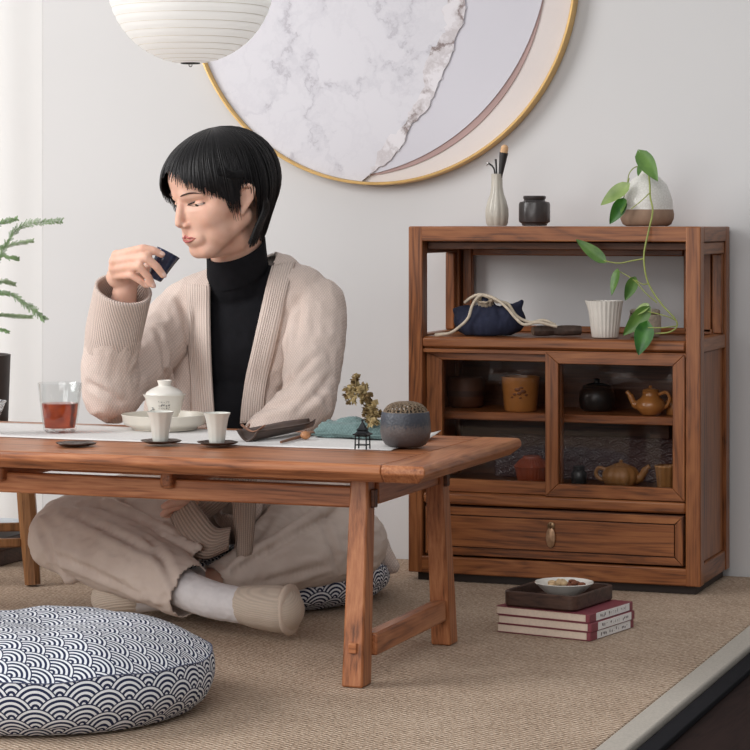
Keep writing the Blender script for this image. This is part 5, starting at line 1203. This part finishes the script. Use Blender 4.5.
# ================= hair: a bob with a full fringe, tucked behind the left ear
hairm, nt, b = new_mat('black_hair'); b.inputs['Base Color'].default_value = (*s2l((25, 23, 25)), 1); b.inputs['Roughness'].default_value = .42; b.inputs['Specular IOR Level'].default_value = .3
n = N(nt, 'ShaderNodeTexNoise', i_Scale=200.0, i_Detail=3.0); L(nt, coords(nt), n.inputs['Vector']); L(nt, ramp(nt, n.outputs[0], [(.3, s2l((12, 11, 13))), (.75, s2l((30, 28, 30)))]), b.inputs['Base Color'])
rnd = random.Random(21)
def key(phi, tab):
    p_ = (phi+180) % 360-180
    for (a, va_), (b_, vb_) in zip(tab, tab[1:]):
        if a <= p_ <= b_: t = (p_-a)/(b_-a); t = t*t*(3-2*t); return va_+(vb_-va_)*t
    return tab[-1][1]
# length: local z where each lock ends, by direction from the face (0 front, + her left)
ZEND = [(-180, -.098), (-125, -.098), (-100, -.092), (-80, -.075), (-60, -.030), (-44, .008), (-30, .024), (-20, .058), (-9, .076), (2, .070), (12, .055), (24, .040), (38, .026), (52, .010), (62, -.008), (69, -.016), (75, .012), (84, .024), (91, .022), (96, -.03), (101, -.088), (130, -.096), (180, -.098)]
RSC = [(-180, .92), (-120, .98), (-60, 1.02), (-30, 1.075), (0, 1.08), (30, 1.02), (60, .98), (88, .945), (100, .99), (120, .985), (150, .96), (180, .92)]
def lock(phi, n_=22, jr=0, jz=0, jphi=0):
    ph = math.radians(phi); ze = key(phi, ZEND)+jz; rs = key(phi, RSC)+jr; out = []
    rx, ry, rz_ = .0905, .1115, .0985; cz = .032
    L1 = PI/2*.105; L2 = max(0, cz-ze); tot = L1+L2; al_end = PI/2 if ze <= cz else math.acos(min(1, (ze-cz)/rz_))
    if ze > cz: tot = al_end*.105
    for i in range(n_):
        s = i/(n_-1)*tot
        if s <= L1 or ze > cz:
            al = max(.0, s/.105); x = rx*math.sin(al)*math.sin(ph+jphi*al); y = ry*math.sin(al)*math.cos(ph+jphi*al); z = cz+rz_*math.cos(al); k = 1+(rs-1)*math.sin(al)
        else:
            dn = (s-L1); q = dn/.12; x = rx*math.sin(ph+jphi*1.5); y = ry*math.cos(ph+jphi*1.5); z = cz-dn
            back = max(0, -math.cos(ph)); tuck = (.34+.14*back)*q**1.5 if abs(phi) > 88 else .10*q
            k = rs*(1+.03*math.sin(min(1, q*1.6)*PI)*(1 if abs(phi) > 95 else 0))-tuck
        out.append((x*k+.004*math.sin(ph)*0, y*k-.014, z))
    return out
g = G(); NP, NT = 200, 26; vs = []; fs = []
rid = [rnd.uniform(-1, 1) for _ in range(NP)]
for i in range(NP):
    ph = -180+360*i/NP; pts = lock(ph, NT, jr=.0035*rid[i], jz=.006+rnd.uniform(-.005, .005))
    for q in pts: vs.append(H(*q))
for i in range(NP):
    j = (i+1) % NP
    for k in range(NT-1): fs.append((i*NT+k, j*NT+k, j*NT+k+1, i*NT+k+1))
g.add(vs, fs)
for _ in range(900):
    ph = rnd.uniform(-180, 180); t0 = rnd.randint(0, 6); jr = rnd.uniform(-.012, .016)
    pts = [H(*q) for q in lock(ph, 20, jr=jr, jz=rnd.uniform(-.009, .006), jphi=rnd.uniform(-.07, .07))][t0:]
    m_ = len(pts); r0 = rnd.uniform(.0006, .0019)
    g.tube(pts, [r0*(.5+.5*min(1, k/4))*(1-.75*max(0, (k-m_+5)/5)) for k in range(m_)], 6, flat=.55)
# loose wisps before the ear
for k in range(12):
    x0 = .072+.0006*k; a = [(x0-.002, .046-.003*k, .045), (x0+.003, .041-.0026*k, .012), (x0+.001, .036-.002*k, -.012), (x0-.003, .031-.0015*k+rnd.uniform(-.002, .002), -.022-rnd.uniform(0, .026))]
    g.tube([H(*q) for q in smoothpath(a, 6)], [.0015]*10+[.0009]*5+[.0005]*3+[.0002], 6)
# hair passing above and behind the ear
for k in range(64):
    t = rnd.random(); a = [(.066, .055-.02*t, .055+.02*t), (.083, .022, .036+.014*t), (.0835, -.012, .030+.012*t), (.083, -.032, .004+.004*t), (.078-.004*t, -.032-.016*t, -.034), (.071-.008*t, -.014-.022*t, -.066), (.062-.012*t, .003-.026*t, -.098+rnd.uniform(-.008, .004))]
    P_ = smoothpath([H(*q) for q in a], 5); g.tube(P_, [.0030]*(len(P_)-4)+[.0022, .0016, .001, .0004], 6, flat=.7)
me = g.mesh('hair', PO); hair = put(me, 'hair', hairm, per, smooth=60)
hair['label'] = 'chin-length black bob with a full fringe'
# ================= black turtleneck
g = G(); torso(g, .013); nk0 = H(0, -.022, -.03); nk1 = J(238, 283, 4.66)
g.cap(nk0+(nk1-nk0)*.62, .0560, nk1, .061)
me = blob(g, .0045, 5); co = vco(me)
top = nk0+(nk1-nk0)*.57; ax = (nk1-nk0)/np.linalg.norm(nk1-nk0)
bm = bmesh.new(); bm.from_mesh(me); cut = np.dot(top, ax)
bmesh.ops.bisect_plane(bm, geom=bm.verts[:]+bm.edges[:]+bm.faces[:], plane_co=Vector(top), plane_no=Vector(-ax-RT*.30), clear_outer=True); bm.to_mesh(me); bm.free()
blk = plain('black_knit', (20, 20, 24), .9, nscale=60, namt=.2, bscale=500, bst=.3, spec=.2)
tn = pput(me, 'turtleneck', blk)
colr = []
for a in np.linspace(0, 2*PI, 61)[:-1]:
    s1 = np.cross(ax, FW); s1 /= np.linalg.norm(s1); s2 = np.cross(ax, s1); o_ = top+ax*.03
    hit = None
    bv = None; colr.append((s1*math.cos(a)+s2*math.sin(a)))
g = G(); ring_pts = [[top+ax*(zz-.30*rr*np.dot(d_, RT))+d_*rr for d_ in colr] for zz, rr in ((-.006, .0532), (-.009, .0555), (-.006, .0578), (.02, .0588), (.05, .061))]
n_ = 60; vs = [q for rr in ring_pts for q in rr]; fs = [(k*n_+i, k*n_+(i+1) % n_, (k+1)*n_+(i+1) % n_, (k+1)*n_+i) for k in range(4) for i in range(n_)]
g.add(vs, fs).build('neck_roll', blk, tn, smooth=180)
# ================= trousers
trm, nt, b = new_mat('taupe_cotton'); n = N(nt, 'ShaderNodeTexNoise', i_Scale=18.0, i_Detail=6.0); L(nt, coords(nt), n.inputs['Vector'])
L(nt, ramp(nt, n.outputs[0], [(.3, s2l((203, 186, 175))), (.7, s2l((216, 201, 190)))]), b.inputs['Base Color']); b.inputs['Roughness'].default_value = .85; b.inputs['Sheen Weight'].default_value = .1
n = N(nt, 'ShaderNodeTexNoise', i_Scale=420.0, i_Detail=3.0); L(nt, coords(nt), n.inputs['Vector']); bump(nt, b, n.outputs[0], .2, .001)
g = G(); g.ell(J(240, 497, 4.70), (.165, .125, .088), TA)
g.chain([(J(200, 503, 4.63), .088), (J(130, 516, 4.56), .083), (J(68, 533, 4.50), .070)]); g.chain([(J(66, 537, 4.495), .070), (J(120, 558, 4.40), .070), (J(164, 577, 4.32), .057), (J(184, 588, 4.285), .051)])
g.chain([(J(280, 505, 4.665), .088), (J(328, 522, 4.60), .080), (J(354, 542, 4.56), .066)]); g.chain([(J(352, 546, 4.555), .064), (J(290, 560, 4.465), .058), (J(246, 574, 4.41), .050), (J(222, 583, 4.375), .042)])
g.cap(J(150, 520, 4.50), .06, J(190, 560, 4.36), .03); g.cap(J(300, 520, 4.56), .06, J(250, 550, 4.45), .03)
# folds pulled across the shins and knees
for a, b_, r0, r1 in (((84, 520, 4.455), (186, 566, 4.275), .014, .008), ((62, 548, 4.43), (160, 600, 4.265), .012, .009), ((110, 505, 4.47), (200, 548, 4.33), .014, .006), ((330, 505, 4.53), (228, 570, 4.34), .013, .008), ((345, 560, 4.495), (240, 584, 4.36), .010, .007), ((310, 512, 4.54), (330, 575, 4.51), .010, .010), ((40, 520, 4.455), (70, 580, 4.425), .012, .012)): g.cap(J(*a), r0, J(*b_), r1)
me = blob(g, .004, 7); wrinkle(me, .0040, 11, (1, 1, 1.8), 2); wrinkle(me, .0022, 30, (1, 1, 1.6), 8, True)
crease(me, [((66, 512), (172, 562)), ((48, 552), (150, 598)), ((108, 506), (206, 546)), ((228, 572), (332, 516)), ((246, 586), (342, 562)), ((150, 540), (186, 604)), ((270, 520), (238, 556)), ((320, 520), (344, 580)), ((36, 520), (64, 578))], .008, .0055)
co = vco(me); co[:, 2] = np.maximum(co[:, 2], .004)
rr = np.hypot(co[:, 0]-SCC[0], co[:, 1]-SCC[1]); lowc = (rr < .25) & (co[:, 2] < .0985); co[lowc, 2] = .0985; setco(me, co)
# open the hems: trim the leg ends
bm = bmesh.new(); bm.from_mesh(me)
for k, (p_, q_) in {'R': ((150, 572, 4.34), (192, 592, 4.27)), 'L': ((260, 571, 4.42), (212, 587, 4.36))}.items():
    a, b_ = J(*p_), J(*q_); d = (b_-a)/np.linalg.norm(b_-a); loc = [f for f in bm.faces if np.linalg.norm(np.array(f.calc_center_median())-b_) < .075 and np.dot(np.array(f.calc_center_median())-b_, d) > -.006]
    bmesh.ops.delete(bm, geom=loc, context='FACES')
bm.to_mesh(me); bm.free()
tr_o = pput(me, 'trousers', trm); md = tr_o.modifiers.new('Solidify', 'SOLIDIFY'); md.thickness = .0022; md.offset = -1
# ================= socks and slippers
sock = rib('white_sock', (226, 222, 222), 160); g = G(); g.chain([(J(182, 588, 4.29), .036), (J(190, 592, 4.275), .0345), (J(216, 601, 4.245), .0330), (J(244, 606, 4.222), .0315)]); me = blob(g, .003, 4); wrinkle(me, .0012, 60, (1.6, 1.6, 1), 4)
co = vco(me); co[:, 2] = np.maximum(co[:, 2], .003); setco(me, co); pput(me, 'sock', plain('white_sock', (224, 220, 221), .9, nscale=90, namt=.04, bscale=300, bst=.4))
g = G(); g.chain([(J(206, 585, 4.39), .034), (J(170, 592, 4.395), .033), (J(136, 596, 4.40), .031)]); me = blob(g, .0035, 4); co = vco(me); co[:, 2] = np.maximum(co[:, 2], .003); setco(me, co); pput(me, 'sock', plain('white_sock_rear', (216, 211, 211), .9, nscale=90, namt=.04))
slm = None
def slipper(chain_, dirp, solec, nm='slipper'):
    g = G(); g.chain([(J(*q[:3]), q[3]) for q in chain_]); me = blob(g, .003, 4); co = vco(me); co[:, 2] = np.maximum(co[:, 2], .0015); setco(me, co)
    m, nt, b = new_mat('ribbed_slipper_knit'); c = s2l((206, 190, 174)); a, e = J(*chain_[0][:3]), J(*chain_[-1][:3]); d = (e-a)/np.linalg.norm(e-a); s_ = np.cross(d, UP); s_ /= np.linalg.norm(s_)
    tc = N(nt, 'ShaderNodeTexCoord'); dt = N(nt, 'ShaderNodeVectorMath', operation='DOT_PRODUCT'); L(nt, tc.outputs['Object'], dt.inputs[0]); u_ = np.cross(s_, d); dt.inputs[1].default_value = tuple(u_*1.0+s_*.6)
    w_ = math_n(nt, 'SINE', math_n(nt, 'MULTIPLY', dt.outputs['Value'], 2*PI/.0042)); L(nt, ramp(nt, math_n(nt, 'MULTIPLY_ADD', w_, .5, .5), [(0, tuple(x*.88 for x in c)), (.6, c)]), b.inputs['Base Color']); b.inputs['Roughness'].default_value = .9; bump(nt, b, w_, .3, .0015)
    return pput(me, nm, m)
sl = slipper([(246, 605, 4.222, .0345), (258, 607, 4.214, .0385), (274, 608.5, 4.206, .0415), (281, 609.5, 4.202, .0420)], 1, 1)
a, e = J(250, 605, 4.22), J(287, 609.5, 4.185); d = (e-a)/np.linalg.norm(e-a)+UP*.05; d /= np.linalg.norm(d); s_ = np.cross(d, UP); s_ /= np.linalg.norm(s_); u_ = np.cross(s_, d)
cc = J(288, 609.5, 4.196)
g = G(); g.lathe([(1e-4, -.004), (.0335, -.004), (.0385, -.0015), (.0405, .003), (.0395, .007), (.034, .0095), (1e-4, .0105)], 48, cc, axis=np.column_stack((s_, u_, d)), sx=.95, sy=1.12)
me = g.mesh('m'); co = vco(me); co[:, 2] = np.maximum(co[:, 2], .0012); setco(me, co-PO); put(me, 'sole', plain('beige_sole', (204, 186, 170), .85, nscale=120, namt=.06), sl, smooth=60)
slipper([(134, 595, 4.40, .033), (118, 597, 4.408, .0345), (108, 598, 4.412, .032)], -1, 1)
# ================= cardigan
kn = knit('beige_knit', (219, 201, 191)); kn_rib = rib('beige_rib_knit', (216, 198, 187), 150)
g = G(); torso(g, 0)
g.chain([(SH_L, .057), ((SH_L*.5+EL_L*.5)+RT*.002, .058), (EL_L, .050)]); g.chain([(EL_L, .050), (J(272, 430, 4.49), .046), (J(232, 470, 4.47), .040)])
g.chain([(SH_R, .056), ((SH_R+EL_R)/2, .056), (EL_R, .053)]); g.chain([(EL_R, .053), (J(109, 365, 4.465), .052), (J(115, 330, 4.435), .050)])
g.ell(EL_R+np.array((0, 0, -.002)), (.054, .05, .05))
g.cap(J(250, 282, 4.675), .068, J(276, 284, 4.675), .062)
g.ell(J(186, 388, 4.69), (.066, .060, .120), TA); g.ell(J(172, 412, 4.66), (.055, .050, .07), TA)
# skirt of the cardigan around the hips and in the lap
g.ell(J(243, 500, 4.69), (.172, .128, .085), TA); g.cap(J(232, 455, 4.62), .075, J(236, 505, 4.51), .05); g.cap(J(320, 480, 4.70), .05, J(372, 548, 4.70), .036); g.cap(J(372, 545, 4.70), .034, J(392, 566, 4.69), .014)
# folds
for a, b_, r0, r1 in (((292, 312, 4.612), (296, 375, 4.54), .011, .012), ((155, 330, 4.64), (172, 400, 4.61), .011, .012), ((300, 402, 4.475), (320, 372, 4.512), .012, .012)): g.cap(J(*a), r0, J(*b_), r1)
card = blob(g, .0042, 6); wrinkle(card, .0042, 10, (1, 1, .8), 6); wrinkle(card, .0030, 17, (1.4, 1.4, .8), 12, True)
crease(card, [((284, 316), (272, 374)), ((274, 396), (324, 350)), ((300, 408), (336, 372)), ((262, 410), (302, 398)), ((158, 332), (168, 398)), ((90, 384), (124, 404)), ((300, 300), (296, 350)), ((180, 300), (190, 356)), ((318, 392), (332, 410))])
co = vco(card)
rr = np.hypot(co[:, 0]-SCC[0], co[:, 1]-SCC[1]); lowc = (rr < .25) & (co[:, 2] < .0995); co[lowc, 2] = .0995; co[:, 2] = np.maximum(co[:, 2], .004)
# keep the knit behind the table's rear edge and its boards
und = (co[:, 1] < TY1+.006) & (co[:, 2] > .27) & (co[:, 2] < .36) & (co[:, 0] > -2.4); co[und, 1] = TY1+.006; setco(card, co)
CBV = BVHTree.FromPolygons([tuple(v) for v in co], [tuple(p.vertices) for p in card.polygons])
LE = [(209, 258), (207, 285), (207, 320), (208, 360), (210, 400), (214, 450), (224, 500), (236, 560)]
RE = [(279, 250), (274, 272), (267, 300), (258, 340), (250, 375), (245, 405), (243, 450), (240, 500), (238, 560)]
def xat(E_, y):
    if y <= E_[0][1]: return E_[0][0]
    for (xa, ya), (xb, yb_) in zip(E_, E_[1:]):
        if ya <= y <= yb_: return xa+(xb-xa)*(y-ya)/(yb_-ya)
    return E_[-1][0]
def prj(p_): q = p_-CAM; d = q@FW; return 375+FPX*(q@RT)/d, HOR-FPX*q[2]/d, d
bm = bmesh.new(); bm.from_mesh(card); kill = []
neckc = J(244, 283, 4.66)
for f in bm.faces:
    c = np.array(f.calc_center_median()); x, y, d = prj(c); nrm = np.array(f.normal)
    front = np.dot(nrm, -FW) > -.25 and d < 4.69
    if front and y < 515 and xat(LE, y)-(6 if y > 292 else -2) < x < xat(RE, y)+(6 if y > 270 else -2): kill.append(f)
    elif y < 272 and np.hypot(*(c[:2]-neckc[:2])) < .064: kill.append(f)
    elif np.linalg.norm(c-J(117, 318, 4.425)) < .054 and np.dot(c-J(115, 328, 4.433), J(124, 290, 4.405)-J(115, 330, 4.435)) > .02*.0: kill.append(f)
bmesh.ops.delete(bm, geom=list(set(kill)), context='FACES')
bm.to_mesh(card); bm.free()
cd = pput(card, 'cardigan', kn); md = cd.modifiers.new('Solidify', 'SOLIDIFY'); md.thickness = .005; md.offset = -.6
cd['label'] = 'long beige knit cardigan, worn open'
def cast(x, y, lift):
    r_ = ray(x, y); r_ = r_/np.linalg.norm(r_); hit = CBV.ray_cast(Vector(CAM), Vector(r_))
    return (np.array(hit[0])+np.array(hit[1])*lift) if hit[0] is not None else None
def band(E_, side, y0, y1, w0, nm):
    rows = []; prev = [None]*7
    for y in np.linspace(y0, y1, 46):
        x = xat(E_, y); row = []
        for k in range(7):
            xx = x+side*(w0*(k/6)-3.5); yy = y-(4 if side > 0 else 2)*k/6
            q = cast(xx, yy, .0042 if 0 < k < 6 else .0015); 
            if q is not None:
                dq = prj(q)[2]
                if y > 384 and prev[k] is not None and prev[k]-dq > .012: q = atd(xx, yy, prev[k]); dq = prev[k]
                prev[k] = dq
            row.append(q)
        if all(q is not None for q in row) and max(prj(q)[2] for q in row)-min(prj(q)[2] for q in row) < .035: rows.append(row)
    # smooth along the strip
    R_ = np.array(rows)
    for _ in range(10): R_[1:-1] = .5*R_[1:-1]+.25*(R_[:-2]+R_[2:])
    vs = R_.reshape(-1, 3); fs = []; uvs = []; n_ = 7; lenv = 0
    for i in range(len(R_)-1):
        l2 = lenv+np.linalg.norm(R_[i+1, 3]-R_[i, 3])
        for k in range(n_-1):
            fs.append((i*n_+k, i*n_+k+1, (i+1)*n_+k+1, (i+1)*n_+k)); uvs.append([(k*.007, lenv), ((k+1)*.007, lenv), ((k+1)*.007, l2), (k*.007, l2)])
        lenv = l2
    return G().add(vs, fs, uvs).build(nm, rib('band_rib_knit', (221, 204, 194), 240, 0, .86), cd, smooth=180, solid=.006)
band(LE, -1, 257, 424, 23, 'front_band'); band(RE, 1, 252, 424, 23, 'front_band')
# collar strip round the back of the neck
q0 = cast(209-8, 266, .004); q1 = cast(279+8, 256, .004)
if q0 is not None and q1 is not None:
    nb_ = J(247, 262, 4.745); P_ = smoothpath([q0, J(212, 262, 4.70), nb_, J(282, 253, 4.70), q1], 8); G().tube(P_, .011, 10, flat=.55, uvw=.011).build('collar_band', kn_rib, cd)
# raised right cuff: a wide open ribbed tube
P_ = smoothpath([J(110, 358, 4.460), J(114, 332, 4.436), J(119, 309, 4.418), J(123.5, 289, 4.398)], 6)
ra_ = [.0495+.0040*min(1, k/6) for k in range(len(P_))]; g = G(); g.tube(P_, ra_, 60, caps=False, uvw=.0525, flat=.97)
me = g.mesh('cuff'); setco(me, vco(me)-PO)
cf = put(me, 'cuff', rib('cuff_rib_knit', (221, 203, 193), 190, -.45, .66), cd, smooth=180); md = cf.modifiers.new('Solidify', 'SOLIDIFY'); md.thickness = .006; md.offset = -1
cf['label'] = 'wide ribbed cuff pushed open at the raised wrist'
# left cuff in the lap and ribbed front edges hanging under the table
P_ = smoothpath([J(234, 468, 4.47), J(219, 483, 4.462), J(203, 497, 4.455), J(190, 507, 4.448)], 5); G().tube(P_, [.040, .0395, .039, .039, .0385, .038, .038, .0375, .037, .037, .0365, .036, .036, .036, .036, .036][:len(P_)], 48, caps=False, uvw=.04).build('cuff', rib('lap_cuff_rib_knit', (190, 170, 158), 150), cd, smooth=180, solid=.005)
def strip(c0, c1, w0, w1, nm, n_=26):
    vs = []; fs = []; uvs = []; A_ = smoothpath(c0, n_//(len(c0)-1)); B_ = smoothpath(c1, n_//(len(c1)-1)); m_ = min(len(A_), len(B_))
    for i in range(m_):
        for k in range(6): t = k/5; vs.append(A_[i]*(1-t)+B_[i]*t-FW*.010*math.sin(PI*t))
    for i in range(m_-1):
        for k in range(5): fs.append((i*6+k, i*6+k+1, (i+1)*6+k+1, (i+1)*6+k)); uvs.append([(k*.01, i*.006), ((k+1)*.01, i*.006), ((k+1)*.01, i*.006+.006), (k*.01, i*.006+.006)])
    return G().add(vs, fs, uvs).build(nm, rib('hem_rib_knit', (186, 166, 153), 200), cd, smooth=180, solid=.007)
strip([J(168, 512, 4.43), J(180, 540, 4.375), J(202, 558, 4.355), J(228, 549, 4.36)], [J(186, 490, 4.425), J(203, 512, 4.37), (J(216, 528, 4.36)), J(231, 528, 4.365)], 0, 0, 'hem_band')
strip([J(232, 478, 4.42), J(234, 515, 4.385), J(238, 558, 4.375)], [J(256, 478, 4.42), J(255, 512, 4.385), J(251, 554, 4.375)], 0, 0, 'front_edge')
# ================================================================ the small dark cup held in the raised hand
cax = J(168.5, 252.5, 4.378)-J(154.5, 279, 4.372); cl = np.linalg.norm(cax); cax /= cl; c1_ = np.cross(cax, FW); c1_ /= np.linalg.norm(c1_); c2x = np.cross(cax, c1_)
cb_ = J(154.5, 279, 4.372)
cupo = thing('dark_cup', 'small dark navy tea cup held in the raised hand', 'cup', cb_)
ng = plain('navy_glaze', (32, 46, 76), .25, nscale=50, namt=.35, coat=.3)
G().lathe([(1e-4, .002), (.0105, .002), (.0115, 0), (.0130, .0005), (.0138, .004), (.0165, cl*.35), (.0195, cl*.7), (.0228, cl*.97), (.0234, cl), (.0222, cl), (.0185, cl*.7), (.012, .008), (1e-4, .006)], 48, cb_, axis=np.column_stack((c1_, c2x, cax))).build('cup_body', ng, cupo, smooth=50)
G().lathe([(1e-4, cl*.80), (.0198, cl*.80)], 40, cb_, axis=np.column_stack((c1_, c2x, cax))).build('tea', plain('tea_surface', (120, 60, 30), .08, nscale=20), cupo)
# ================================================================ camera
cam = bpy.data.cameras.new('camera'); co_ = bpy.data.objects.new('camera', cam); COL.objects.link(co_)
cam.sensor_width = 36; cam.sensor_fit = 'HORIZONTAL'; cam.lens = FPX/750*36; cam.shift_y = (HOR-375)/750; cam.clip_start = .05
co_.location = CAM; co_.rotation_euler = (PI/2, 0, YAW); SC.camera = co_
# ================================================================ light
w = bpy.data.worlds.new('soft_daylight'); SC.world = w; w.use_nodes = True; nt = w.node_tree; bg = nt.nodes['Background']
tc = N(nt, 'ShaderNodeTexCoord'); sx = N(nt, 'ShaderNodeSeparateXYZ'); L(nt, tc.outputs['Generated'], sx.inputs[0])
L(nt, ramp(nt, math_n(nt, 'MULTIPLY_ADD', sx.outputs[2], .5, .5), [(.3, (.30, .29, .28)), (.55, (.62, .63, .65)), (1, (1.0, 1.0, 1.0))]), bg.inputs[0]); bg.inputs[1].default_value = WORLD_S
def area(name, loc, target, sx_, sy_, power, col):
    l = bpy.data.lights.new(name, 'AREA'); l.shape = 'RECTANGLE'; l.size = sx_; l.size_y = sy_; l.energy = power; l.color = col
    o = bpy.data.objects.new(name, l); COL.objects.link(o); o.location = loc; d = Vector(target)-Vector(loc); o.rotation_euler = d.to_track_quat('-Z', 'Y').to_euler(); return o
area('window_light', (-4.6, 2.0, 2.1), (-1.8, 4.4, .5), 2.0, 2.2, KEY_P, (1.0, .99, .98))
area('softbox', (-.9, .2, 2.7), (-1.7, 4.2, .3), 2.6, 2.0, FILL_P, (1.0, .995, .99))
area('low_front_fill', (-2.3, -.6, .95), (-1.8, 4.2, .35), 2.2, 1.2, LOW_P, (1.0, .99, .98))  # unseen fill lamp, added to brighten the legs and floor under the table
SC.view_settings.view_transform = 'Standard'; SC.view_settings.look = 'None'; SC.view_settings.exposure = 0; SC.view_settings.gamma = 1
SC.cycles.use_denoising = True; SC.cycles.max_bounces = 10; SC.cycles.transparent_max_bounces = 16; SC.cycles.caustics_reflective = False
